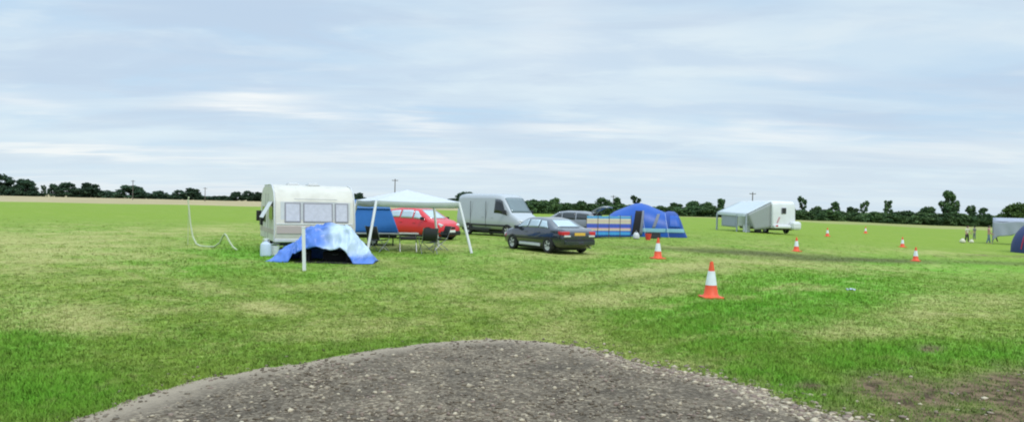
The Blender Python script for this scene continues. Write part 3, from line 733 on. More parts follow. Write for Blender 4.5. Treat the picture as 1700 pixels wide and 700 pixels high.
# -- dark saloon, tail towards the camera
st_saloon = [(-2.30, .46, .78, .80, .66, .55), (-2.25, .30, .90, .92, .79, .66), (-2.05, .22, .97, 1.02, .85, .74), (-1.62, .20, .97, 1.04, .88, .76), (-.92, .20, .965, 1.37, .885, .60), (-.3, .20, .955, 1.43, .89, .625), (.35, .20, .945, 1.42, .885, .62),
             (.72, .20, .935, 1.36, .88, .60), (1.42, .20, .915, .96, .87, .74), (1.9, .20, .83, .88, .84, .68), (2.2, .24, .70, .74, .77, .58), (2.32, .34, .56, .58, .62, .48)]
def saloon_extra(t, sh):
    for s in (1, -1):
        b = MB(); b.box((-2.235, s * .63, .83), (.10, .30, .15)); b.box((-2.10, s * .80, .83), (.30, .06, .14)); b.build('tail_light', M['lamp_red'], t, bevel=.02)
        MB().box((-2.275, s * .60, .72), (.06, .30, .07)).build('reversing_light', M['lamp_clear'], t, bevel=.01)
        MB().box((2.24, s * .55, .62), (.12, .32, .13)).build('headlight', M['lamp_clear'], t, bevel=.03)
        b = MB(); b.box((0.0, s * .872, .315), (1.55, .05, .11)); b.build('sill_strip', M['sill'], t, bevel=.01)
        b = MB(); b.box((0, s * .884, .56), (2.9, .02, .05)); b.build('rub_strip', M['black'], t)
    b = MB(); b.box((-2.30, 0, .46), (.12, 1.46, .20)); b.build('rear_bumper', M['navy'], t, bevel=.04)
    b = MB(); b.box((-2.335, 0, .56), (.07, 1.4, .045)); b.build('bumper_strip', M['black'], t, bevel=.01)
    plate(t, -2.30, .80, M['plate_y'])
    MB().box((2.30, 0, .40), (.1, 1.3, .18)).build('front_bumper', M['navy'], t, bevel=.04)
    MB().tube([(-2.2, -.5, .27), (-2.36, -.5, .26)], .03, 10).build('exhaust_pipe', M['steel'], t)
    mirror(t, sh, .95, .98, M['navy'])
c = (at(909, 420.5) + at(967, 419)) / 2
head = R(90 + 32)
loc = Vector((c.x, c.y, 0)) + Vector((math.cos(head), math.sin(head), 0)) * 1.28; loc.z = gz(loc.x, loc.y)
car('saloon_car', 'navy blue saloon with pale sill strip and yellow rear plate', 'car', loc, head, st_saloon, M['navy'], (1.36, -1.33), .315,
    [(-.52, .20, -.50, .22, 4.14, 4.88), (.28, 1.12, .30, .66, 4.14, 4.88), (-1.28, -.60, -.92, -.58, 4.14, 4.86)], [('rear_window', (-1.55, -.98, 6.3)), ('windscreen', (.76, 1.36, 6.3))], (M['glass'], M['glass']), saloon_extra, ((.32,), (-.62,)), .95)

# -- red hatchback facing right towards the camera
st_hatch = [(-2.05, .45, .85, .90, .66, .55), (-1.98, .28, .98, 1.10, .80, .62), (-1.6, .20, 1.02, 1.46, .86, .62), (-.9, .20, 1.0, 1.55, .885, .64), (0, .20, .985, 1.56, .89, .645), (.45, .20, .975, 1.50, .885, .63), (1.25, .20, .95, 1.03, .87, .76), (1.6, .20, .90, .97, .86, .72), (1.9, .22, .78, .83, .80, .62), (2.03, .30, .58, .62, .68, .5)]
def hatch_extra_for(paint):
    def hatch_extra(t, sh):
        for s in (1, -1):
            b = MB(); b.box((1.86, s * .60, .74), (.22, .26, .16), (0, .35, -s * .35)); b.build('headlight', M['lamp_clear'], t, bevel=.04)
            b = MB(); b.box((-1.99, s * .70, .98), (.10, .16, .30)); b.build('tail_light', M['lamp_red'], t, bevel=.02)
        MB().box((2.0, 0, .36), (.10, 1.42, .22)).build('front_bumper', M['black'], t, bevel=.04)
        MB().box((2.045, 0, .62), (.04, .55, .10)).build('grille', M['black'], t, bevel=.02)
        MB().box((-2.05, 0, .42), (.10, 1.42, .24)).build('rear_bumper', paint, t, bevel=.04)
        plate(t, 2.065, .46, M['plate_w'])
        mirror(t, sh, .95, 1.05, M['black'])
    return hatch_extra
p = at(698, 396); head = R(-36)
car('hatchback_car', 'bright red hatchback parked behind the white gazebo', 'car', p, head, st_hatch, M['red'], (1.28, -1.25), .31,
    [(-.62, .18, -.60, .18, 4.12, 4.9), (.26, 1.06, .26, .46, 4.12, 4.9), (-1.5, -.70, -1.4, -.70, 4.15, 4.86)], [('rear_window', (-1.95, -1.62, 6.3)), ('windscreen', (.50, 1.2, 6.3))], (M['glass'], M['glass']), hatch_extra_for(M['red']), ((.35,), (-.55,)))

# -- silver panel van
st_van = [(-2.75, .42, 1.2, 2.10, .92, .80), (-2.68, .36, 1.25, 2.36, .98, .84), (-2.2, .34, 1.25, 2.45, 1.0, .86), (0.6, .34, 1.25, 2.45, 1.0, .86), (1.05, .34, 1.24, 2.40, 1.0, .84), (1.25, .34, 1.22, 2.26, .99, .82), (1.95, .34, 1.15, 1.34, .97, .86), (2.45, .34, 1.0, 1.10, .93, .80), (2.7, .36, .82, .88, .86, .70), (2.8, .42, .62, .66, .74, .6)]
def van_extra(t, sh):
    for s in (1, -1):
        b = MB(); b.box((2.62, s * .70, .84), (.22, .24, .26), (0, .2, -s * .25)); b.build('headlight', M['lamp_clear'], t, bevel=.05)
        MB().box((0.1, s * 1.005, .62), (3.0, .03, .10)).build('rub_strip', M['black'], t, bevel=.01)
        MB().box((-.9, s * 1.0, .36), (2.4, .06, .14)).build('side_skirt', M['black'], t, bevel=.01)
        MB().box((-.05, s * .985, 1.25), (.018, .02, 1.5)).build('door_seam', M['black'], t)
        MB().box((-1.4, s * .985, 1.25), (.018, .02, 1.5)).build('door_seam', M['black'], t)
    MB().box((2.76, 0, .45), (.14, 1.6, .28)).build('front_bumper', M['black'], t, bevel=.05)
    MB().box((2.775, 0, .74), (.06, .9, .14)).build('grille', M['black'], t, bevel=.03)
    plate(t, 2.845, .50, M['plate_w'])
    mirror(t, sh, 1.6, 1.40, M['black'], 1.5)
p = at(827, 390.5); head = R(-46)
car('panel_van', 'silver panel van parked behind the navy saloon', 'van', p, head, st_van, M['silver'], (1.75, -1.6), .34,
    [(.62, 1.72, .66, 1.2, 4.08, 4.82)], [('windscreen', (1.28, 1.92, 5.85))], (M['glass_dark'], M['van_glass']), van_extra, ((.5,), (-.3,)))

# -- grey hatchback with open tailgate behind the saloon
p = at(945, 392.3); head = R(180 - 24)
gcar = car('hatchback_car', 'grey hatchback with raised tailgate behind the striped windbreak', 'car', p, head, st_hatch, M['silver_grey'], (1.28, -1.25), .31,
    [(-.62, .18, -.60, .18, 4.12, 4.9), (.26, 1.06, .26, .46, 4.12, 4.9), (-1.5, -.70, -1.4, -.70, 4.15, 4.86)], [('windscreen', (.50, 1.2, 6.3))], (M['glass_dark'], M['glass']), hatch_extra_for(M['silver_grey']), ((.35,), (-.55,)))
b = MB(); rows = []
for i in range(7):
    u = i / 6; x = -1.55 - .95 * u; z = 1.54 + .34 * math.sin(u * 1.9) - .04 * u
    rows.append([(x, -.62 + 1.24 * j / 6, z - .05 * abs(j / 3 - 1) ** 2) for j in range(7)])
b.grid(rows); tg = b.build('tailgate', M['silver_grey'], gcar, 60, solid=.07, bevel=.02)
b = MB(); b.box((-1.83, 0, 1.16), (.10, 1.16, .62), (0, .42, 0)); b.build('boot_shade', M['shade_black'], gcar)  # black slab painted as the shade inside the open boot
for s in (1, -1): MB().tube([(-1.75, s * .6, 1.2), (-2.2, s * .58, 1.84)], .015, 6).build('gas_strut', M['steel'], gcar)

# ------------------------------------------------------------------ caravan
cl, cr_ = at(457, 430), at(597, 428)
cc = atd(524, 24.4)
aN = R(-90 + 25)                      # the end wall faces the camera, a little to the right
fwd = Vector((math.cos(aN), math.sin(aN), 0))
org = Vector((cc.x, cc.y, 0)) - fwd * 2.0; org.z = gz(org.x, org.y)
cv = thing('touring_caravan', 'old cream touring caravan with three pale end windows', 'caravan', org, aN); cv.scale = (1, 1, .96)
W2 = 1.32
prof = [(2.0, .42), (2.05, .62), (2.07, .95), (2.03, 1.15), (1.93, 1.80), (1.86, 1.95), (1.74, 2.12), (1.55, 2.26), (1.28, 2.36), (.9, 2.41), (-.9, 2.41), (-1.3, 2.36), (-1.6, 2.24), (-1.82, 2.0), (-1.95, 1.5), (-2.0, .9), (-1.98, .42)]
MB().prism(prof, -W2, W2).build('body', M['cream'], cv, 35, bevel=.06)
b = MB(); b.box((0, 0, .36), (3.6, 2.2, .10)); b.build('chassis', M['black'], cv)
b = MB(); b.box((0, 0, .34), (.12, .12, .12)); b.tube([(1.9, -.45, .40), (3.1, 0, .42)], .04, 8); b.tube([(1.9, .45, .40), (3.1, 0, .42)], .04, 8); b.build('hitch_frame', M['black'], cv)
def end_window(y0, y1):
    za, zb = 1.16, 1.75; fx = lambda z: 2.045 + (z - 1.15) * (1.93 - 2.03) / .65
    b = MB(); rim = .045
    outer = [(y0 - rim, za - rim), (y1 + rim, za - rim), (y1 + rim, zb + rim), (y0 - rim, zb + rim)]
    b.add([(fx(z) + .012, y, z) for y, z in outer] + [(fx(z) - .02, y, z) for y, z in outer], [(0, 1, 2, 3), (0, 4, 5, 1), (1, 5, 6, 2), (2, 6, 7, 3), (3, 7, 4, 0)])
    o = b.build('end_window', M['grey_frame'], cv, bevel=.01)
    b = MB(); inn = [(y0, za), (y1, za), (y1, zb), (y0, zb)]
    b.add([(fx(z) + .018, y, z) for y, z in inn] + [(fx(z) - .01, y, z) for y, z in inn], [(0, 1, 2, 3), (0, 4, 5, 1), (1, 5, 6, 2), (2, 6, 7, 3), (3, 7, 4, 0)])
    b.build('pane', M['pane'], o)
# seen from the camera the right-hand side is +y of the caravan
b = MB(); b.add([(2.035, -1.12, 1.10), (2.035, 1.16, 1.10), (1.942, 1.16, 1.82), (1.942, -1.12, 1.82), (1.98, -1.12, 1.10), (1.98, 1.16, 1.10), (1.89, 1.16, 1.82), (1.89, -1.12, 1.82)], [(0, 1, 2, 3), (0, 4, 5, 1), (1, 5, 6, 2), (2, 6, 7, 3), (3, 7, 4, 0)]); b.build('window_band', M['sill'], cv)
for s in (-1, 1): MB().tube([(1.99, s * (W2 - .01), .45), (2.06, s * (W2 - .01), 1.0), (1.93, s * (W2 - .01), 1.82), (1.73, s * (W2 - .01), 2.13), (1.28, s * (W2 - .01), 2.37), (.9, s * (W2 - .01), 2.42), (-.9, s * (W2 - .01), 2.42)], .022, 6).build('awning_rail', M['sill'], cv, 60)
MB().box((2.02, 0, .50), (.06, 2.6, .12)).build('lower_rail', M['sill'], cv, bevel=.02)
MB().tube([(2.02, -.7, 1.92), (2.0, .7, 1.92)], .014, 6).build('grab_rail', M['steel'], cv)
MB().box((2.09, .05, .68), (.02, .52, .11)).build('number_plate', M['plate_y'], cv)
end_window(-.95, -.52); end_window(-.36, .53); end_window(.68, 1.05)
b = MB(); b.box((2.075, 0, .86), (.02, 2.48, .26)); b.build('waist_panel', M['cream_pink'], cv, bevel=.005)
b = MB(); b.box((2.06, 0, 1.06), (.03, 2.50, .03)); b.build('trim_strip', M['white'], cv, bevel=.005)
for x, y in ((.55, -.55), (.75, .10)): 
    b = MB(); b.box((x, y, 2.43), (.5, .42, .06)); b.box((x, y, 2.475), (.42, .34, .05)); b.build('roof_vent', M['sill'], cv, bevel=.02)
for s in (-1, 1):
    yy = s * (W2 + .004)
    o = MB().box((1.2, yy, 1.50), (.95, .03, .62)).build('side_window', M['glass_dark'], cv, bevel=.02)
    MB().box((-.8, yy, 1.35), (.95, .03, .60)).build('side_window', M['glass_dark'], cv, bevel=.02)
    MB().box((.3, yy, 1.3), (.02, .012, 1.6)).build('door_seam', M['grey_frame'], cv)
    MB().box((-.4, yy, 1.3), (.02, .012, 1.6)).build('door_seam', M['grey_frame'], cv)
    MB().box((0, s * (W2 + .006), .78), (3.9, .012, .16)).build('side_stripe', M['cream_pink'], cv)
    wheel(cv, -.1, s * (W2 - .12), .31, .18, s)
    for x in (1.75, -1.75): MB().box((x, s * .95, .2), (.06, .06, .42)).build('corner_steady', M['steel'], cv)
# window pane propped out from the left side
b = MB(); b.box((0, 0, -.31), (.95, .025, .62)); w = b.build('propped_window', M['white'], cv, bevel=.01); w.location = (1.2, -W2 - .03, 1.80); w.rotation_euler = (R(-28), 0, 0)
MB().box((-1.4, -W2 - .04, 1.05), (.35, .08, .30)).build('fridge_vent', M['black'], cv, bevel=.01)
MB().box((-1.8, -W2 - .08, 1.25), (.10, .18, .40)).build('awning_lamp', M['black'], cv, bevel=.01)

# things beside the caravan
def water_carrier(p, rz, label):
    t = thing('water_carrier', label, 'water container', p, rz)
    MB().lathe([(.15, 0), (.17, .02), (.17, .34), (.15, .40), (.06, .46), (.05, .50)], 20).build('tank', M['water'], t, 35)
    MB().lathe([(.06, .50), (.06, .54), (.0, .55)], 14).build('cap', M['white'], t)
    MB().tube([(-.10, 0, .44), (-.08, 0, .56), (.08, 0, .56), (.10, 0, .44)], .013, 6).build('handle', M['white'], t)
water_carrier(at(441, 425), .3, 'bluish white water container on the grass left of the caravan')
t = thing('bucket', 'white bucket between the water container and the blue tarpaulin', 'bucket', at(456, 424))
MB().lathe([(.11, 0), (.145, .30), (.155, .30), (.13, .28), (.10, .02)], 18).build('pail', M['white'], t, 40)
MB().tube([(-.15, 0, .29), (-.10, 0, .40), (.10, 0, .40), (.15, 0, .29)], .006, 6).build('handle', M['steel'], t)
t = thing('storage_box', 'small grey lidded box on the grass beside the old caravan', 'box', at(449, 420), .4)
MB().box((0, 0, .14), (.42, .30, .28)).build('tub', M['sill'], t, bevel=.03); MB().box((0, 0, .30), (.45, .33, .04)).build('lid', M['white'], t, bevel=.015)

# ------------------------------------------------------------------ blue tarpaulin heap
def tarp():
    o0 = at(536, 434.5); S = 1 / 55.5
    sec = [  # front edge (px,py), forward offset ; ridge (px,py) ; back px
        ((443, 436), -.25, (447, 433), 455), ((458, 438.5), -.45, (461, 424), 466), ((474, 440), -.55, (474, 413), 480), ((487, 439), -.55, (486, 405), 492), ((494, 425), -.45, (494, 397), 500), ((501, 415), -.42, (502, 389), 508),
        ((510, 409), -.40, (512, 379), 516), ((524, 405), -.42, (526, 375.5), 528), ((540, 406), -.42, (542, 374.5), 543), ((556, 406), -.42, (558, 373.5), 560), ((570, 408), -.42, (572, 375), 575), ((580, 414), -.42, (583, 385), 588), ((587, 423), -.45, (594, 399), 598), ((592, 432), -.55, (604, 415), 606), ((604, 438), -.50, (612, 424), 612), ((622, 437.5), -.30, (622, 434), 620)]
    def W(px, py, y): return Vector(((px - 536) * S, y, max(.006, (434.5 + .0225 * (px - 536) - py) * S + .10 * (1 if py < 430 else 0))))
    n = len(sec); m = 120; V = []
    keyF = np.array([list(W(s[0][0], min(s[0][1], 434.5), s[1])) for s in sec]); keyR = np.array([list(W(s[2][0], s[2][1], .15)) for s in sec]); keyB = np.array([[(s[3] - 536) * S, .95, .006] for s in sec])
    for k, s in enumerate(sec):
        if s[0][1] > 430: keyF[k][2] = .008
        elif 498 < s[0][0] < 588: keyF[k][2] -= .17
    tt = np.linspace(0, n - 1, m); ip = lambda K: np.stack([np.interp(tt, np.arange(n), K[:, c]) for c in range(3)], 1)
    Fp, Rp, Bp = ip(keyF), ip(keyR), ip(keyB); rows = []
    for j in range(41):
        t = j / 40
        if t < .5:
            a = t / .5; P = Fp * (1 - a) + Rp * a; P[:, 2] += .10 * np.sin(np.pi * a) * (Rp[:, 2] > .3)
        else:
            a = (t - .5) / .5; P = Rp * (1 - a) + Bp * a; P[:, 2] += .22 * np.sin(np.pi * a) * Rp[:, 2]
        wr = (fbm(tt * .55 + 3, np.full(m, t * 3.0), 8) - .5) * .22 + (fbm(tt * 1.3 + t * 6, np.full(m, t * 2.0), 9) - .5) * .10
        rid = lambda q: 1 - np.abs(2 * q - 1); wr = wr + .20 * (rid(fbm(tt * .45 + t * 2.6, tt * .35 - t * 2.4, 41, 2)) - .6) + .06 * (rid(fbm(tt * .9 - t * 5, t * 4 + tt * .9, 43, 2)) - .6); amp = np.clip(P[:, 2] * 3, 0, 1); P[:, 2] = np.maximum(.006, P[:, 2] + wr * amp * .8); P[:, 1] -= wr * amp * .7
        rows.append([tuple(p) for p in P])
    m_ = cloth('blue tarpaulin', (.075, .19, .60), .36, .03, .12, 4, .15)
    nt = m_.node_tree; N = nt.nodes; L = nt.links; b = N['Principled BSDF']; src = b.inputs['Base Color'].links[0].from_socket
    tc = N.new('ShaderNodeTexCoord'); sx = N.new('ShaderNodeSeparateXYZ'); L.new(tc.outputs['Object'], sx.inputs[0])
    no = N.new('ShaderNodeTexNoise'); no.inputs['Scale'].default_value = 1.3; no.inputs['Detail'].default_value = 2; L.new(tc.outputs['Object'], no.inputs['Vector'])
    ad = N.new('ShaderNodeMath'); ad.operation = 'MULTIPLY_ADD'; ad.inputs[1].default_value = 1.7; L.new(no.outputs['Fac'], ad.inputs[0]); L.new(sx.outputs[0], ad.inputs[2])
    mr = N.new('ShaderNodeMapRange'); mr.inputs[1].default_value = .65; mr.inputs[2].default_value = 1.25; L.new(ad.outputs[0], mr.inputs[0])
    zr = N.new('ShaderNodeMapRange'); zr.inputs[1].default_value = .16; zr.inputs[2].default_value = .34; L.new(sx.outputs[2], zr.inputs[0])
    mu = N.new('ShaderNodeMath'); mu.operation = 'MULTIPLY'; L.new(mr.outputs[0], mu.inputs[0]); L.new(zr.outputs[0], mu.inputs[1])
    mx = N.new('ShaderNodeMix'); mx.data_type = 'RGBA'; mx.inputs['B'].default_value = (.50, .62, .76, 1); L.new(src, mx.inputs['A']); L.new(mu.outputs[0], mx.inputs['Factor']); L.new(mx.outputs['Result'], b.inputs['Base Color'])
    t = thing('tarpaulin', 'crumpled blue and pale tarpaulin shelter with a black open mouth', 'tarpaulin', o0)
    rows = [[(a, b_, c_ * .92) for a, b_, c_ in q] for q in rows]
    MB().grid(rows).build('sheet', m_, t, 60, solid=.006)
    # frame poles that hold it up, and its dark groundsheet
    b = MB()
    for x in (-.42, .72): b.tube([(x, -.1, 0), (x, .12, .78)], .015, 6)
    b.tube([(-.42, .12, .78), (.72, .12, .78)], .015, 6); b.build('support_frame', M['black'], t)
    MB().box((.15, .1, .012), (1.75, 1.3, .02)).build('groundsheet', M['shade_black'], t)
    # dark bundles added so the inside of the mouth looks black and unlit
    for (px, dy, dims, mat, nm, lab, cat) in ((505, .15, (.30, .35, .34), 'dark_cloth', 'dark_filler_bag', 'added dark kit bag at the left of the tarpaulin mouth', 'bag'), (552, .45, (.75, .5, .30), 'shade_black', 'storage_crate', 'added crate, coloured black as shade, deep inside the tarpaulin shelter', 'crate'), (580, .2, (.28, .3, .26), 'black', 'storage_crate', 'small added black crate at the right of the tarpaulin mouth', 'crate')):
        k = thing(nm, lab, cat, o0 + Vector(((px - 536) * S, dy, 0)), .1)
        MB().box((0, 0, dims[2] / 2), dims).build('case', M[mat], k, bevel=.05); MB().tube([(-.09, -dims[1] / 2 - .01, dims[2] * .75), (0, -dims[1] / 2 - .05, dims[2] * .68), (.09, -dims[1] / 2 - .01, dims[2] * .75)], .012, 6).build('handle', M['steel'], k)
tarp()
p = at(505, 449.5)
t = thing('marker_post', 'plain white post standing in front of the blue tarpaulin', 'post', p)
MB().box((-.02, 0, .56), (.085, .06, 1.12), (0, -.04, 0)).build('shaft', M['white_metal'], t, bevel=.012)
MB().box((-.043, 0, 1.128), (.10, .075, .03), (0, -.04, 0)).build('cap', M['white'], t, bevel=.01)

# ------------------------------------------------------------------ gazebo
FL, FR = at(609, 421.5), at(793, 423.5)
ex = Vector((FR.x - FL.x, FR.y - FL.y, 0)); fw = ex.length; ex.normalize()
ang_g = math.atan2(ex.y, ex.x) + R(13); ex = Vector((math.cos(ang_g), math.sin(ang_g), 0)); ey = Vector((-ex.y, ex.x, 0))
FR = FL + ex * fw
gc = (FL + FR) / 2 + ey * fw / 2; gc.z = gz(gc.x, gc.y)
gzb = thing('gazebo', 'white slant legged gazebo beside the old caravan', 'gazebo', gc, ang_g)
hw = fw / 2; tw = hw * .80; EZ, PZ = 1.87, 2.29
def roof():
    n = 12; b = MB()
    for k in range(4):
        a = Matrix.Rotation(k * math.pi / 2, 3, 'Z'); rows = []
        for i in range(n + 1):
            t = i / n; row = []
            for j in range(n + 1):
                w = (-1 + 2 * j / n) * (1 - t)
                z = EZ + (PZ - EZ) * (t ** 1.12) - .05 * math.sin(math.pi * t) * (1 - abs(w) / max(1 - t, .05)) - (.035 * (1 - (2 * j / n - 1) ** 2) if i == 0 else 0)
                row.append(a @ Vector((w * tw * 1.02, -tw * 1.02 * (1 - t), z)))
            rows.append(row)
        b.grid(rows)
        rows = []
        for dz in (0, .22):
            rows.append([a @ Vector(((-1 + 2 * j / n) * tw * 1.02, -tw * 1.02 - .01 * math.sin(j * 2.1) * (dz > 0), EZ - dz - .035 * (1 - (2 * j / n - 1) ** 2))) for j in range(n + 1)])
        b.grid(rows)
    return b
roof().build('canopy', M['awning_white'], gzb, 25, solid=.006)
for sx in (-1, 1):
    for sy in (-1, 1):
        MB().tube([(sx * hw, sy * hw, 0), (sx * tw, sy * tw, EZ - .02)], .05, 10, .05).build('leg', M['white_metal'], gzb, 40)
        MB().tube([(sx * tw, sy * tw, EZ - .02), (0, 0, PZ - .06)], .02, 6).build('roof_pole', M['white_metal'], gzb)
for k in range(4):
    a = Matrix.Rotation(k * math.pi / 2, 3, 'Z'); MB().tube([a @ Vector((-tw, -tw, EZ - .05)), a @ Vector((tw, -tw, EZ - .05))], .022, 6).build('eave_bar', M['white_metal'], gzb)

# camp table and chairs under it
p = at(677, 417.5)
t = thing('camp_table', 'pale topped folding camp table under the gazebo', 'table', p, .25)
MB().box((0, 0, .68), (.72, .50, .04)).build('tabletop', M['table'], t, bevel=.01)
for sx in (-1, 1):
    b = MB()
    for sy in (-1, 1): b.tube([(sx * .30, -sy * .2, 0), (sx * .30, sy * .2, .66)], .014, 6)
    b.build('leg', M['steel'], t)
MB().box((0, 0, .50), (.55, .36, .12)).build('under_shelf', M['black'], t, bevel=.02)
def camp_chair(p, rz, label):
    t = thing('camp_chair', label, 'folding chair', p, rz, 'folding chairs under the gazebo')
    b = MB(); rows = [[(-.26 + .52 * j / 6, y, .44 - .05 * (1 - (j / 3 - 1) ** 2)) for j in range(7)] for y in (-.24, 0, .24)]; b.grid(rows); b.build('seat', M['chair_cloth'], t, 60, solid=.015)
    b = MB(); rows = [[(-.27 + .54 * j / 6, .25 + .18 * u - .03 * (1 - (j / 3 - 1) ** 2) * -1, .46 + .46 * u) for j in range(7)] for u in (0, .5, 1)]; b.grid(rows); b.build('backrest', M['chair_cloth'], t, 60, solid=.015)
    for sx in (-1, 1):
        MB().tube([(sx * .28, -.28, 0), (sx * .27, .26, .46), (sx * .27, .44, .94)], .013, 6).build('leg', M['steel'], t)
        MB().tube([(sx * .28, .30, 0), (sx * .27, -.26, .44), (sx * .27, -.27, .62)], .013, 6).build('leg', M['steel'], t)
        MB().box((sx * .29, -.02, .63), (.06, .52, .03)).build('armrest', M['black'], t, bevel=.01)
    MB().tube([(-.28, -.28, .02), (.28, .28, .42)], .011, 6).build('cross_brace', M['steel'], t)
    return t
camp_chair(at(710, 420.5), R(200), 'charcoal folding chair right of the pale camp table')
camp_chair(at(727, 414.5), R(-60), 'charcoal folding chair furthest right under the gazebo')
camp_chair(at(628, 417), R(150), 'charcoal folding chair in front of the blue trailer tent')

# trailer tent
p = at(626, 406); t = thing('trailer_tent', 'bright blue canvas trailer tent between caravan and gazebo leg', 'trailer tent', p, R(12))
def frust(b, x0, x1, y0, y1, z0, X0, X1, Y0, Y1, z1):
    b.add([(x0, y0, z0), (x1, y0, z0), (x1, y1, z0), (x0, y1, z0), (X0, Y0, z1), (X1, Y0, z1), (X1, Y1, z1), (X0, Y1, z1)], [(0, 3, 2, 1), (4, 5, 6, 7), (0, 1, 5, 4), (1, 2, 6, 5), (2, 3, 7, 6), (3, 0, 4, 7)]); return b
frust(MB(), -1.25, .85, -.9, .9, .56, -1.15, .38, -.55, .55, 1.86).build('canvas', M['blue_canvas'], t, bevel=.06)
b = MB(); frust(b, -1.2, .50, -.72, -.66, 1.52, -1.17, .36, -.60, -.56, 1.88); b.build('rolled_flap', M['blue_canvas_pale'], t, bevel=.02)
MB().box((-.2, 0, .51), (2.16, 1.86, .07)).build('bed_edge', M['sill'], t, bevel=.02)
MB().box((-.2, 0, .40), (1.95, 1.5, .15)).build('trailer_body', M['black'], t, bevel=.03)
for x in (-1.0, .62): MB().tube([(x, -.8, 0), (x, -.8, .46)], .025, 6).build('support_leg', M['black'], t)
for s in (-1, 1): wheel(t, -.2, s * .72, .22, .14, s)

# ------------------------------------------------------------------ windbreak
A_, B_ = at(973, 395), at(1047, 395.5)
t = thing('windbreak', 'striped cloth windbreak in blue, cream and purple beside the blue tent', 'windbreak', A_, math.atan2((B_ - A_).y, (B_ - A_).x))
Lw = (B_ - A_).length; hgt = 1.30
def stripe_mat():
    m = bpy.data.materials.new('striped windbreak cloth'); m.use_nodes = True; nt = m.node_tree; N = nt.nodes; b = N['Principled BSDF']; b.inputs['Roughness'].default_value = .75
    tc = N.new('ShaderNodeTexCoord'); sx = N.new('ShaderNodeSeparateXYZ'); nt.links.new(tc.outputs['Object'], sx.inputs[0])
    mr = N.new('ShaderNodeMapRange'); mr.inputs[1].default_value = .06; mr.inputs[2].default_value = hgt; nt.links.new(sx.outputs[2], mr.inputs[0])
    rp = N.new('ShaderNodeValToRGB'); cr = rp.color_ramp; cr.interpolation = 'CONSTANT'
    cols = [(0, (.02, .08, .40)), (.10, (.05, .30, .62)), (.24, (.04, .10, .46)), (.30, (.60, .52, .34)), (.36, (.56, .36, .42)), (.43, (.05, .10, .50)), (.58, (.14, .14, .50)), (.63, (.62, .56, .40)), (.72, (.62, .48, .44)), (.80, (.64, .62, .48)), (.87, (.06, .24, .50)), (.94, (.10, .32, .42))]
    cr.elements[0].position = 0; cr.elements[0].color = (*cols[0][1], 1); cr.elements[1].position = cols[-1][0]; cr.elements[1].color = (*cols[-1][1], 1)
    for p, c in cols[1:-1]: e = cr.elements.new(p); e.color = (*c, 1)
    nt.links.new(mr.outputs[0], rp.inputs[0]); nt.links.new(rp.outputs[0], b.inputs['Base Color']); return m
rows = []
for i in range(8):
    z = .06 + (hgt - .06) * i / 7; rows.append([(Lw * k / 40, .07 * math.sin(math.pi * ((k / 10) % 1)) * (.4 + .6 * math.sin(math.pi * i / 7)) + .012 * math.sin(k * 1.9 + i), z - .03 * math.sin(math.pi * ((k / 10) % 1)) * (i / 7)) for k in range(41)])
MB().grid(rows).build('striped_cloth', stripe_mat(), t, 60, solid=.005)
for k in range(5): MB().tube([(Lw * k / 4, -.01, -.1), (Lw * k / 4, -.01, hgt + .06)], .018, 7).build('post', M['wood'], t)

# ------------------------------------------------------------------ large blue tent
p = at(1070, 391.3); sc = p.y / F
t = thing('tunnel_tent', 'large royal blue tunnel tent with a black panel as its shaded open doorway', 'tent', p, R(-6))
def tent_sections(lst, depth, sh=2.4):
    xs = np.linspace(lst[0][0], lst[-1][0], 40); hs = np.interp(xs, [a for a, _ in lst], [b for _, b in lst]); rows = []
    for x, h in zip(xs, hs):
        X = (x - 1070) * sc; Hh = (393.5 - h) * sc; row = []
        d = depth * (.75 + .25 * Hh / 2.2)
        for j in range(25):
            a = math.pi * j / 24; cs, sn = math.cos(a), math.sin(a)
            row.append(Vector((X, -d * math.copysign(abs(cs) ** (2 / sh), cs), max(0.01, Hh * abs(sn) ** (2 / sh)))))
        rows.append(row)
    return rows
def tent_part(nm, lst, depth, mat, yoff=0):
    rows = tent_sections(lst, depth); b = MB(); rows = [[r + Vector((0, yoff, 0)) for r in q] for q in rows]; b.grid(rows)
    for e in (0, -1):
        b.add(rows[e], [tuple(range(len(rows[e])))])
    return b.build(nm, mat, t, 30), rows
_, rA = tent_part('living_area', [(1006, 371), (1009, 362), (1020, 354), (1034, 348), (1048, 342), (1054, 340), (1064, 339.5), (1074, 342), (1086, 347), (1097, 351.5), (1104, 354), (1108, 360)], 1.7, M['tent_blue'])
_, rB = tent_part('porch', [(1098, 364), (1101, 354), (1107, 351.5), (1117, 352), (1122, 356), (1127, 366), (1131, 378), (1135, 389)], 1.55, M['tent_navy'], -.12)
def surf_front(rows, i, z):
    """point on the camera side of section i at height z"""
    c = [q for q in rows[i][:13]]
    for a, b2 in zip(c, c[1:]):
        if a.z <= z <= b2.z + 1e-6:
            k = (z - a.z) / max(b2.z - a.z, 1e-6); return a.lerp(b2, k)
    return c[-1]
def patch(rows, fun, nm, mat, off=.02, parent=None, n=14, nz=8):
    """fun(u,v)->(px, z): a panel that follows the tent wall"""
    xs = np.array([q[0].x for q in rows]); out = []
    for jz in range(nz + 1):
        row = []
        for i in range(n + 1):
            px_, z = fun(i / n, jz / nz); X = (px_ - 1070) * sc; fi = np.interp(X, xs, np.arange(len(xs))); i0 = min(int(fi), len(xs) - 2); k = fi - i0
            a = surf_front(rows, i0, z).lerp(surf_front(rows, i0 + 1, z), k); row.append(a + Vector((0, -off, off * .3)))
        out.append(row)
    return MB().grid(out).build(nm, mat, t, 60, solid=.012)
patch(rA, lambda u, v: (1046 + 6.5 * v + u * (14 - 4 * abs(v - .4)) , .12 + v * 1.52), 'doorway', M['shade_black'], .02)  # near-black panel on the wall, stands in for the unlit inside
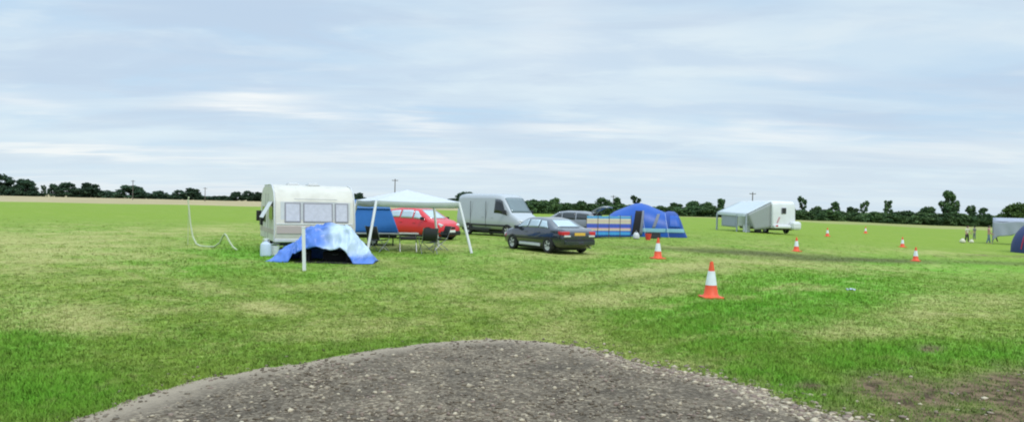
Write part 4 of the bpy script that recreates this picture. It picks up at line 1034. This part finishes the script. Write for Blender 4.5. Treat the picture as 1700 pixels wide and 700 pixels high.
patch(rA, lambda u, v: (1058 + 5 * v + u * (5 - 2 * v), .10 + v * 1.55), 'door_flap', M['tent_grey'], .05)
patch(rA, lambda u, v: (1022 + 2 * v + u * 20, .98 + v * .30), 'window', M['tent_grey'], .02)
patch(rA, lambda u, v: (1062 + u * 38, .30 + v * .24), 'pale_band', M['tent_band'], .03)
patch(rB, lambda u, v: (1101 + u * 30, .30 + v * .24), 'pale_band', M['tent_band'], .03)
patch(rB, lambda u, v: (1105.5 + 2 * v + u * (19 - 6 * v), .62 + v * .75), 'window', M['tent_blue'], .02)
patch(rA, lambda u, v: (1078 + 9 * v + u * 5, .56 + v * .9), 'guy_panel', M['tent_grey'], .02)
for px_, y0 in ((1064, -1.9), (1100, -1.9), (1036, -1.9)):
    X = (px_ - 1070) * sc; MB().tube([(X, -1.0, 1.5), (X + .1, y0 - .9, 0)], .006, 5).build('guy_rope', M['white'], t)
# bits standing outside the tent
k = thing('storage_crate', 'dark crate on the grass under the pale band of the blue tent', 'crate', at(1084, 395.5)); MB().box((0, 0, .16), (.85, .4, .32)).build('case', M['dark_cloth'], k, bevel=.05); MB().box((0, 0, .34), (.88, .43, .04)).build('lid', M['black'], k, bevel=.015)
k = thing('carrier_bag', 'small pale bag by the open doorway of the blue tent', 'bag', at(1056, 396.5)); MB().lathe([(.10, 0), (.19, .05), (.20, .22), (.13, .34), (.09, .38)], 14).build('sack', M['sill'], k, 50); MB().tube([(-.08, 0, .36), (0, 0, .50), (.08, 0, .36)], .012, 6).build('handle', M['sill'], k)
k = thing('bucket', 'red bucket on the grass in front of the blue tent', 'bucket', at(1076, 398)); MB().lathe([(.13, 0), (.19, .36), (.20, .36), (.17, .34), (.12, .02)], 18).build('pail', M['cone_red'], k, 40); MB().tube([(-.19, 0, .35), (-.12, 0, .50), (.12, 0, .50), (.19, 0, .35)], .008, 6).build('handle', M['steel'], k)

# ------------------------------------------------------------------ traffic cones
def cone_proto(loc, label):
    t = thing('traffic_cone', label, 'traffic cone', loc, 0, 'traffic cones across the field')
    b = MB(); b.box((0, 0, .02), (.42, .42, .04)); b.build('base', M['orange'], t, bevel=.012)
    r = lambda z: .150 + (.033 - .150) * (z - .06) / .69
    MB().lathe([(.185, .038), (.165, .06), (r(.08), .08), (r(.27), .27)], 24).build('lower_body', M['orange'], t, 35)
    MB().lathe([(r(.27) + .004, .27), (r(.56) + .004, .56)], 24).build('reflective_sleeve', M['sleeve'], t, 35)
    MB().lathe([(r(.56), .56), (r(.75), .75), (.026, .755), (.022, .74)], 24).build('tip', M['orange'], t, 35)
    return t
cones = [(1180, 494, 'nearest traffic cone, large on the green grass in front', 1), (1092, 429, 'traffic cone in front of the blue tent', 1), (1322, 417, 'traffic cone in front of the motorhome', 1), (1520, 433, 'traffic cone with two white and red bands nearest the dome tent', 1), (1498, 410, 'small traffic cone just behind another cone on the right', 1),
         (1373.5, 392, 'tiny far traffic cone right of the motorhome', 1), (1437, 387, 'farthest tiny pale traffic cone before the hedgerow', 1)]
for i, (px, py, lab, _) in enumerate(cones):
    p = at(px, py)
    if i == 0: c0 = cone_proto(p, lab); c = c0
    else: c = copy_tree(c0); c['label'] = lab
    c.location = p; c.rotation_euler = (0, 0, [.1, .5, .3, .8, .2, .4, .6][i])
cones_fix = 'done'

# small litter
k = thing('litter_scrap', 'small pale blue scrap of litter lying on lush grass', 'litter', at(1414, 482), .5)
rows = [[(-.09 + .045 * j, -.05 + .05 * i, .03 + .025 * math.sin(j * 1.7 + i * 2.3)) for j in range(5)] for i in range(4)]
MB().grid(rows).build('wrapper', M['water'], k, 60, solid=.004)

# ------------------------------------------------------------------ slack hose left of the caravan
pts = []
for px, py, z in ((312, 343, 1.76), (315, 358, 1.35), (319, 374, .82), (325, 389, .36), (334, 402, .10), (345, 408, .03), (362, 406, .03), (380, 402, .06), (393, 396, .22), (401, 388, .48), (405, 385, .56), (409, 388, .50), (416, 398, .30), (424, 409, .12), (433, 419, .03)):
    d = 28.0; dr = ray(px, py); k = d / dr.y; pts.append(Vector((dr.x * k, d - .02 * (px - 312), z)))
b = MB(); PP = [pts[0]]
for a, c in zip(pts, pts[1:]): PP += [a.lerp(c, .5), c]
o = b.tube(PP, .032, 8).build('hose', M['hose'], None, 60)
tag(o, 'pale slack hose drooping over the grass left of the caravan', 'hose')
p = pts[0]; t = thing('hose_stake', 'thin pale stake holding up the end of the slack hose', 'stake', (p.x, p.y + .05, gz(p.x, p.y)))
MB().tube([(0, 0, -.1), (0, 0, 1.80)], .010, 6).build('rod', M['hose'], t); MB().lathe([(.03, 1.78), (.035, 1.82), (.0, 1.84)], 10).build('cap', M['hose'], t)

# ------------------------------------------------------------------ motorhome with awning
d_m = 62.0; s_m = d_m / F
pm0 = atd(1283, d_m); ha = R(-90 + 15)           # x axis = towards the end wall that faces right
mh = thing('motorhome', 'white motorhome with pale awning far across the field', 'motorhome', pm0, ha)
# body runs back from the near corner: local x from -5.2 to 0, width 2.2 towards +y
prof = [(0, .45), (.02, 1.1), (-.02, 2.2), (-.12, 2.62), (-.35, 2.80), (-5.0, 2.80), (-5.3, 2.5), (-5.35, .45)]
MB().prism(prof, .0, 2.25).build('body', M['mh'], mh, 35, bevel=.10)
MB().box((-2.7, 1.12, .38), (4.9, 2.0, .14)).build('chassis', M['black'], mh)
b = MB(); b.box((.03, .62 + .45, 1.98), (.05, .46, .52)); o = b.build('end_window', M['grey_frame'], mh, bevel=.03); MB().box((.045, 1.07, 1.98), (.05, .38, .44)).build('pane', M['glass_dark'], o, bevel=.02)
MB().box((.10, 1.12, .62), (.36, 2.2, .30)).build('rear_bumper', M['white'], mh, bevel=.10)
b = MB(); b.box((.22, 2.05, .72), (.75, .85, .72)); b.build('storage_pod', M['white'], mh, bevel=.2)
MB().box((.03, .55, 1.18), (.03, .12, .55), (R(-25), 0, 0)).build('graphic', M['mh_pink'], mh)
for y in (.25, 1.95): MB().box((.29, y, .70), (.03, .22, .12)).build('tail_light', M['lamp_red'], mh, bevel=.02)
for x in (-1.1, -4.0):
    for s, y in ((-1, .12), (1, 2.13)): wheel(mh, x, y, .34, .2, s)
MB().box((-2.2, -.012, 1.35), (.62, .03, 1.75)).build('door', M['sill'], mh, bevel=.01); MB().box((-3.6, -.012, 1.75), (.95, .03, .55)).build('side_window', M['glass_dark'], mh, bevel=.02)
# awning out from the long side (-y)
def sheet(P, nm, mat, parent=mh, n=8, sag=.0):
    a, b_, c, d = [Vector(q) for q in P]; rows = []
    for i in range(n + 1):
        u = i / n; rows.append([a.lerp(b_, j / n).lerp(d.lerp(c, j / n), u) - Vector((0, 0, sag * math.sin(math.pi * u) * math.sin(math.pi * j / n))) for j in range(n + 1)])
    return MB().grid(rows).build(nm, mat, parent, 50, solid=.012)
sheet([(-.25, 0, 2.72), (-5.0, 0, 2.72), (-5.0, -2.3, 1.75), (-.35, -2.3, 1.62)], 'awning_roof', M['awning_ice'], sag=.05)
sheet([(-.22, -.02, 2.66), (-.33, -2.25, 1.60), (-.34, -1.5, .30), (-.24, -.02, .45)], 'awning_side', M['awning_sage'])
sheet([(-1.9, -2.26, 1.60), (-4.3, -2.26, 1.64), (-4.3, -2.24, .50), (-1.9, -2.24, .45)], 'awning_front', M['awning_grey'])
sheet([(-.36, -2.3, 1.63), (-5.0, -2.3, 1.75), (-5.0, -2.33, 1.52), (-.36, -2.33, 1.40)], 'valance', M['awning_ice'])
for x, y in ((-.35, -2.3), (-5.0, -2.3), (-1.75, -2.3)): MB().box((x, y, .80), (.12 if x > -3 else .16, .10, 1.62)).build('awning_leg', M['awning_grey'], mh, bevel=.02)
def world_of(x, y):
    q = Matrix.Rotation(ha, 3, 'Z') @ Vector((x, y, 0)) + pm0; return Vector((q.x, q.y, gz(q.x, q.y)))
k = thing('cool_box', 'white cool box standing under the motorhome awning', 'cool box', world_of(-1.2, -1.7), ha); MB().box((0, 0, .3), (.55, .4, .6)).build('tub', M['white'], k, bevel=.04); MB().box((0, 0, .63), (.58, .43, .06)).build('lid', M['sill'], k, bevel=.02)
k = thing('storage_crate', 'black crate standing under the motorhome awning by the rear corner', 'crate', world_of(-.75, -.9), ha); MB().box((0, 0, .25), (.5, .4, .5)).build('case', M['black'], k, bevel=.04); MB().box((0, 0, .52), (.53, .43, .04)).build('lid', M['dark_cloth'], k, bevel=.015)

# ------------------------------------------------------------------ grey awning and dome tent on the far right
d_g = 69.0; s_g = d_g / F
g0 = atd(1649, d_g); aw = thing('canopy_shelter', 'pale grey canopy with hanging side sheet at the right edge', 'canopy', g0, R(-33))
Wg = 5.6; up = lambda px: (px - 1649) * s_g
edge = [(1649, 400), (1652, 395), (1658, 391), (1668, 390), (1676, 389), (1682, 385), (1690, 380), (1700, 377), (1712, 377), (1749, 380)]
rows = []
for i in range(13):
    v = i / 12; row = []
    for j in range(40):
        px = 1649 + 100 * j / 39; bot = float(np.interp(px, [e[0] for e in edge], [e[1] for e in edge])); zb = (404 - bot) * s_g; zt = (404 - 366.5) * s_g - .05 * math.sin(j * .35)
        row.append((up(px), .05 * math.sin(j * .9 + v * 2) * (1 - v), zb + (zt - zb) * v))
    rows.append(row)
MB().grid(rows).build('hanging_sheet', M['awning_grey'], aw, 60, solid=.01)
zt = (404 - 366.5) * s_g
rows = [[(up(1649 + 100 * j / 12), 3.2 * i / 8, zt + .35 * math.sin(math.pi * i / 8)) for j in range(13)] for i in range(9)]
MB().grid(rows).build('roof_sheet', M['awning_grey'], aw, 60, solid=.01)
for x in (.02, 2.9, 5.6):
    for y in (.03, 3.2): MB().tube([(x, y, 0), (x, y, zt + .02)], .025, 7).build('pole', M['steel'], aw)
dm = at(1731, 420); dm_s = dm.y / F
dt = thing('dome_tent', 'navy dome tent with red edging cut by the right edge', 'tent', dm, R(8))
Rw = 41 * dm_s; Hd = 56 * dm_s; n = 28; rows = []
for i in range(n + 1):
    a = math.pi * i / n; row = []
    for j in range(17):
        bq = math.pi * j / 16; row.append((-math.cos(a) * Rw * (.25 + .75 * math.sin(bq)) if False else -math.cos(a) * Rw, -math.cos(bq) * Rw * 1.0 * math.sin(a) ** .6, Hd * math.sin(a) ** .85 * math.sin(bq) ** .8))
    rows.append(row)
MB().grid(rows).build('flysheet', M['dome_navy'], dt, 60)
def dpt(a, bq, o=.03): 
    return Vector((-math.cos(a) * Rw, -math.cos(bq) * Rw * math.sin(a) ** .6 - o * math.cos(bq), Hd * math.sin(a) ** .85 * math.sin(bq) ** .8 + o * math.sin(bq)))
MB().tube([dpt(math.pi * (.02 + .96 * i / 30), R(84)) for i in range(31)], .045, 7).build('red_edging', M['dome_red'], dt, 60)
rows = [[dpt(math.pi * (.22 + .30 * i / 8 + .05 * (1 - j / 6)), R(18 + 38 * j / 6), .02) for i in range(9)] for j in range(7)]
MB().grid(rows).build('door_panel', M['awning_grey'], dt, 60, solid=.01)

# ------------------------------------------------------------------ people
def skin_mesh(name, verts, edges, radii, mat, parent, root=0, sub=2):
    me = bpy.data.meshes.new(name); me.from_pydata(verts, edges, []); o = bpy.data.objects.new(name, me); COL.objects.link(o)
    md = o.modifiers.new('skin', 'SKIN'); md.use_smooth_shade = True; ss = o.modifiers.new('sub', 'SUBSURF'); ss.levels = sub; ss.render_levels = sub
    for i, r in enumerate(radii):
        sv = me.skin_vertices[0].data[i]; sv.radius = (r, r) if not isinstance(r, tuple) else r; sv.use_root = (i == root)
    bpy.context.view_layer.update(); dg = bpy.context.evaluated_depsgraph_get(); nm = bpy.data.meshes.new_from_object(o.evaluated_get(dg))
    bpy.data.objects.remove(o); nm.materials.clear(); nm.materials.append(mat)
    for p in nm.polygons: p.use_smooth = True
    o = bpy.data.objects.new(name, nm); COL.objects.link(o); o.parent = parent; return o

def person(label, loc, rz, top, legs, hair='hair', stride=.06, arm=(.10, .02), sit=False, long_hair=True, bend=0.0, height=1.70):
    t = thing('person', label, 'person', loc, rz); k = height / 1.70
    # faces -y; x to its left
    hipz = .90 if not sit else .50
    V = []; E = []; Rd = []
    def v(p, r, par=None):
        V.append(tuple(Vector(p) * k)); Rd.append(tuple(a * k for a in r) if isinstance(r, tuple) else r * k)
        if par is not None: E.append((par, len(V) - 1))
        return len(V) - 1
    dz = hipz - .90
    pel = v((0, 0, .93 + dz), (.135, .10)); wa = v((0, -bend * .3, 1.08 + dz), (.12, .085), pel); ch = v((0, -bend * .7, 1.28 + dz), (.145, .10), wa); nk0 = v((0, -bend, 1.41 + dz), (.08, .07), ch)
    nk = v((0, -bend - .005, 1.47 + dz), .05, nk0); hd = v((0, -bend - .02, 1.55 + dz), (.068, .08), nk); hd2 = v((0, -bend - .02, 1.62 + dz), (.072, .09), hd); hd3 = v((0, -bend - .015, 1.675 + dz), (.05, .06), hd2)
    nose = v((0, -bend - .115, 1.575 + dz), .011, hd)
    hands = []; joints = {}
    for s in (1, -1):
        sh = v((s * .17, -bend * .95, 1.385 + dz), .058, nk0); el = v((s * (.22 + arm[0] * .4), -bend + .02 - arm[1], 1.11 + dz), .042, sh); wr = v((s * (.22 + arm[0]), -bend - .10 - arm[1] * 3, .88 + dz + arm[1]), .028, el)
        d = (Vector(V[wr]) - Vector(V[el])).normalized(); pa = v(Vector(V[wr]) / k + d * .07, (.036, .018), wr); hands.append((Vector(V[wr]) / k, Vector(V[pa]) / k, d, s)); joints[s] = (sh, el, wr)
        hp = v((s * .095, 0, .87 + dz), .088, pel)
        if sit: kn = v((s * .13, -.42, .50), .062, hp); an = v((s * .13, -.44, .09), .038, kn); toe = v((s * .14, -.58, .04), (.035, .04), an)
        else: kn = v((s * .10, -s * stride * .7 - .02, .48), .058, hp); an = v((s * .10, -s * stride * 1.6 + .02, .08), .036, kn); toe = v((s * .115, -s * stride * 1.6 - .13, .035), (.032, .04), an)
        joints[('leg', s)] = (hp, kn, an)
    # fingers grow out of the palm, thumb from its side
    for wr, pa, d, s in hands:
        sd = Vector((0, 1, 0)) - d * d.y; sd.normalize()
        base = len(V) - 1
        pidx = min(range(len(V)), key=lambda i: (Vector(V[i]) / k - pa).length)
        for q, (o, l) in enumerate(((-.026, .062), (-.009, .072), (.009, .066), (.025, .050))):
            a = v(pa + sd * o + d * .018, .0095, pidx); b2 = v(pa + sd * o + d * (.018 + l * .55) + Vector((-s * .006, 0, 0)), .0085, a); v(pa + sd * o + d * (.018 + l) + Vector((-s * .02, 0, 0)), .007, b2)
        a = v(wr + d * .035 - sd * .035, .011, pidx); v(wr + d * .075 - sd * .055, .009, a)
    skin_mesh('body', V, E, Rd, M['skin'], t, 0, 1)
    g = lambda i: V[i]
    tv = [g(pel), g(wa), g(ch), g(nk0)]; tr = [(.155 * k, .12 * k), (.14 * k, .105 * k), (.165 * k, .12 * k), (.09 * k, .08 * k)]; te = [(0, 1), (1, 2), (2, 3)]
    for s in (1, -1):
        sh, el, wr = joints[s]; n = len(tv); tv += [g(sh), tuple(Vector(g(sh)).lerp(Vector(g(el)), .75))]; tr += [.072 * k, .062 * k]; te += [(3, n), (n, n + 1)]
    skin_mesh('shirt', tv, te, tr, M[top], t, 1, 1)
    tv = [g(pel), tuple(Vector(g(pel)) + Vector((0, 0, .07)))]; tr = [(.155 * k, .125 * k), (.145 * k, .11 * k)]; te = [(0, 1)]
    for s in (1, -1):
        hp, kn, an = joints[('leg', s)]; n = len(tv); tv += [g(hp), g(kn), g(an)]; tr += [.105 * k, .076 * k, .060 * k]; te += [(0, n), (n, n + 1), (n + 1, n + 2)]
    skin_mesh('trousers', tv, te, tr, M[legs], t, 0, 1)
    hc = Vector(g(hd2)); b = MB(); rows = []
    for i in range(9):
        a = math.pi * (i / 8) * .62
        rows.append([hc + Vector((.088 * k * math.sin(a) * math.cos(q), .104 * k * math.sin(a) * math.sin(q) + .022 * k, .078 * k * math.cos(a) - (.05 * k if long_hair and math.sin(q) > 0 else 0) * (i / 8))) for q in np.linspace(-.5, math.pi + .5, 17)])
    b.grid(rows).build('hair', M[hair], t, 60, solid=.012)
    for s in (1, -1):
        MB().lathe([(.002, -.004), (.011, 0), (.002, .004)], 8, (hc.x + s * .03 * k, hc.y - .088 * k, hc.z - .03 * k), 'y').build('eye', M['shade_black'], t)
    MB().box((hc.x, hc.y - .080 * k, hc.z - .10 * k), (.045 * k, .012, .012)).build('mouth', M['mh_pink'], t)
    return t
person('person in a cream top and dark trousers standing between two cream sacks', at(1605, 402), R(15), 'cream_top', 'dark_cloth', height=1.58, bend=.05)
person('person in grey standing just behind the one in cream', at(1617.5, 397.5), R(200), 'grey_cloth', 'grey_cloth', height=1.45, stride=.03)
person('person in a pink top and dark jeans beside the grey canopy', at(1641, 404.5), R(70), 'pink_top', 'jeans', height=1.72, stride=.10, arm=(.06, .05))
person('person half hidden behind the hanging grey sheet, legs showing below', at(1665, 403) + Vector((0, 1.2, 0)), R(85), 'dark_cloth', 'dark_cloth', stride=.20, height=1.70)
def sack(px, py, s, lab):
    k = thing('sack', lab, 'bag', at(px, py)); g = random.Random(px); rows = []
    MB().lathe([(.20 * s, 0), (.30 * s, .08 * s), (.30 * s, .25 * s), (.20 * s, .42 * s), (.07 * s, .50 * s), (.10 * s, .58 * s)], 14).build('bag_body', M['cream_top'], k, 60); MB().lathe([(.078 * s, .485 * s), (.085 * s, .50 * s), (.078 * s, .515 * s)], 12).build('tie', M['sill'], k)
sack(1598, 403, .8, 'cream sack on the grass left of the person in cream'); sack(1613, 403, .65, 'smaller cream sack on the grass right of the person in cream')

# ------------------------------------------------------------------ sky and sun
SUN_EL, SUN_AZ = R(48), R(155)          # azimuth from +Y clockwise: behind and right of the camera
w = bpy.data.worlds.new('World'); scene.world = w; w.use_nodes = True
nt = w.node_tree; N = nt.nodes; L = nt.links; N.clear()
out = N.new('ShaderNodeOutputWorld')
sky = N.new('ShaderNodeTexSky'); sky.sky_type = 'NISHITA'; sky.sun_disc = False; sky.sun_elevation = SUN_EL; sky.sun_rotation = SUN_AZ
bg1 = N.new('ShaderNodeBackground'); bg1.inputs[1].default_value = .10; L.new(sky.outputs[0], bg1.inputs[0])
tc = N.new('ShaderNodeTexCoord'); sx = N.new('ShaderNodeSeparateXYZ'); L.new(tc.outputs['Generated'], sx.inputs[0])
def mth(op, *a, clamp=False):
    n = N.new('ShaderNodeMath'); n.operation = op; n.use_clamp = clamp
    for i, v in enumerate(a):
        if isinstance(v, (int, float)): n.inputs[i].default_value = v
        else: L.new(v, n.inputs[i])
    return n.outputs[0]
def mrange(v, a, b, c=0., d=1.):
    r = N.new('ShaderNodeMapRange'); r.interpolation_type = 'SMOOTHSTEP'; L.new(v, r.inputs[0])
    for i, q in enumerate((a, b, c, d)): r.inputs[i + 1].default_value = q
    return r.outputs[0]
def cmix(a, b, f):
    x = N.new('ShaderNodeMix'); x.data_type = 'RGBA'
    for s, v in (('A', a), ('B', b)):
        if isinstance(v, tuple): x.inputs[s].default_value = (*v, 1)
        else: L.new(v, x.inputs[s])
    L.new(f, x.inputs['Factor']); return x.outputs['Result']
X, Y, Z = sx.outputs[0], sx.outputs[1], sx.outputs[2]
zc = mth('ADD', mth('MAXIMUM', Z, 0.0), .09)
cx, cy = mth('DIVIDE', X, zc), mth('DIVIDE', Y, zc)
cv_ = N.new('ShaderNodeCombineXYZ'); L.new(cx, cv_.inputs[0]); L.new(cy, cv_.inputs[1])
def cloudnoise(scale, sx_, sy_, det, seed, rough=.55, rot=0., dist=.0):
    mp = N.new('ShaderNodeMapping'); mp.inputs['Scale'].default_value = (sx_, sy_, 1); mp.inputs['Location'].default_value = (seed, seed * .7, 0); mp.inputs['Rotation'].default_value = (0, 0, rot); L.new(cv_.outputs[0], mp.inputs[0])
    n = N.new('ShaderNodeTexNoise'); n.inputs['Scale'].default_value = scale; n.inputs['Detail'].default_value = det; n.inputs['Roughness'].default_value = rough; n.inputs['Distortion'].default_value = dist; L.new(mp.outputs[0], n.inputs['Vector']); return n.outputs['Fac']
n1 = cloudnoise(.55, .75, 1.0, 6, 3.1, .5, .2, .4)
n2 = cloudnoise(1.5, .5, 1.0, 7, 9.7, .6, -.1, .3)
n3 = cloudnoise(.9, .3, 1.2, 5, 17.3, .55, .05)
blue, pale, grey, white = (.555, .735, .915), (.76, .885, .96), (.625, .76, .90), (.97, 1.0, 1.0)
c = cmix(blue, pale, mrange(n1, .42, .68)); c = cmix(c, grey, mrange(n2, .42, .62, 0, .85)); n4 = cloudnoise(2.2, .7, 1.0, 5, 31.7, .52, .4, .3); c = cmix(c, (.80, .905, .96), mrange(n4, .50, .72, 0, .6)); c = cmix(c, (.565, .69, .845), mrange(cloudnoise(1.1, .55, 1.0, 6, 44.1, .6, .15, .5), .44, .62, 0, .75))
c = cmix(c, pale, mrange(n3, .52, .72, 0, .7))
# paler towards the horizon
c = cmix(c, (.77, .89, .965), mrange(Z, .01, .13, .55, 0.))
# brighter breaks in the cloud, each at its own bearing and height in the sky
az = mth('DIVIDE', X, mth('MAXIMUM', Y, .05)); el = mth('DIVIDE', Z, mth('MAXIMUM', Y, .05)); frontm = mth('GREATER_THAN', Y, .1)
wx = mth('MULTIPLY_ADD', n2, .10, -.05); wy = mth('MULTIPLY_ADD', cloudnoise(3.2, .35, 1, 5, 4.4), .05, -.025)
azw, elw = mth('ADD', az, wx), mth('ADD', el, wy)
tot = None
for px, py, hw_, hh, sl, am in [(410, 172, 95, 11, -.03, 1.0), (520, 188, 75, 8, -.06, .85), (690, 206, 70, 9, -.10, .75), (90, 248, 190, 8, -.05, .9), (330, 262, 140, 7, -.04, .5), (40, 170, 70, 10, -.1, .45), (700, 268, 300, 9, -.02, .55), (960, 216, 110, 10, 0, .75), (1080, 212, 70, 12, .0, .4), (1270, 225, 110, 14, -.02, .75),
                               (900, 278, 120, 8, 0, .5), (1120, 282, 160, 8, 0, .35), (1560, 245, 180, 14, .03, .40), (1660, 262, 90, 8, .03, .4), (1310, 122, 70, 12, -.02, .35), (900, 45, 70, 60, 0, .32), (80, 318, 60, 10, 0, .7), (110, 308, 120, 8, -.03, .5), (410, 318, 200, 9, -.02, .5), (640, 250, 130, 8, 0, .4), (1150, 40, 60, 25, 0, .15)]:
    a0 = (px - 850) / F; e0 = (320 + .0225 * px - py) / F
    dx = mth('MULTIPLY', mth('SUBTRACT', azw, a0), F / hw_); dy = mth('MULTIPLY', mth('SUBTRACT', mth('SUBTRACT', elw, e0), mth('MULTIPLY', mth('SUBTRACT', az, a0), sl)), F / hh)
    r2 = mth('ADD', mth('MULTIPLY', dx, dx), mth('MULTIPLY', dy, dy)); g = mth('MULTIPLY', mth('POWER', 2.718, mth('MULTIPLY', r2, -.7)), am)
    tot = g if tot is None else mth('MAXIMUM', tot, g)
tot = mth('MULTIPLY', mth('MULTIPLY', tot, frontm), mrange(cloudnoise(4.5, .25, 1, 5, 2.2), .25, .6, .45, 1.))
c = cmix(c, white, tot)
# cloud deck is brighter overhead, where the sun stands behind it
gain = mrange(Z, .27, .8, 1.0, 2.3)
bg2 = N.new('ShaderNodeBackground'); L.new(c, bg2.inputs[0]); L.new(gain, bg2.inputs[1])
ms = N.new('ShaderNodeMixShader'); ms.inputs[0].default_value = .9; L.new(bg1.outputs[0], ms.inputs[1]); L.new(bg2.outputs[0], ms.inputs[2]); L.new(ms.outputs[0], out.inputs[0])
sd = bpy.data.lights.new('sun', 'SUN'); sd.energy = 1.5; sd.angle = R(10); sd.color = (1, .95, .88)
so = bpy.data.objects.new('sun', sd); COL.objects.link(so)
sdir = Vector((math.sin(SUN_AZ) * math.cos(SUN_EL), math.cos(SUN_AZ) * math.cos(SUN_EL), math.sin(SUN_EL)))
so.rotation_euler = sdir.to_track_quat('Z', 'Y').to_euler(); so.location = (0, 0, 30)

scene.view_settings.view_transform = 'Standard'; scene.view_settings.look = 'None'; scene.view_settings.exposure = 0; scene.view_settings.gamma = 1
scene.cycles.filter_width = 2.0
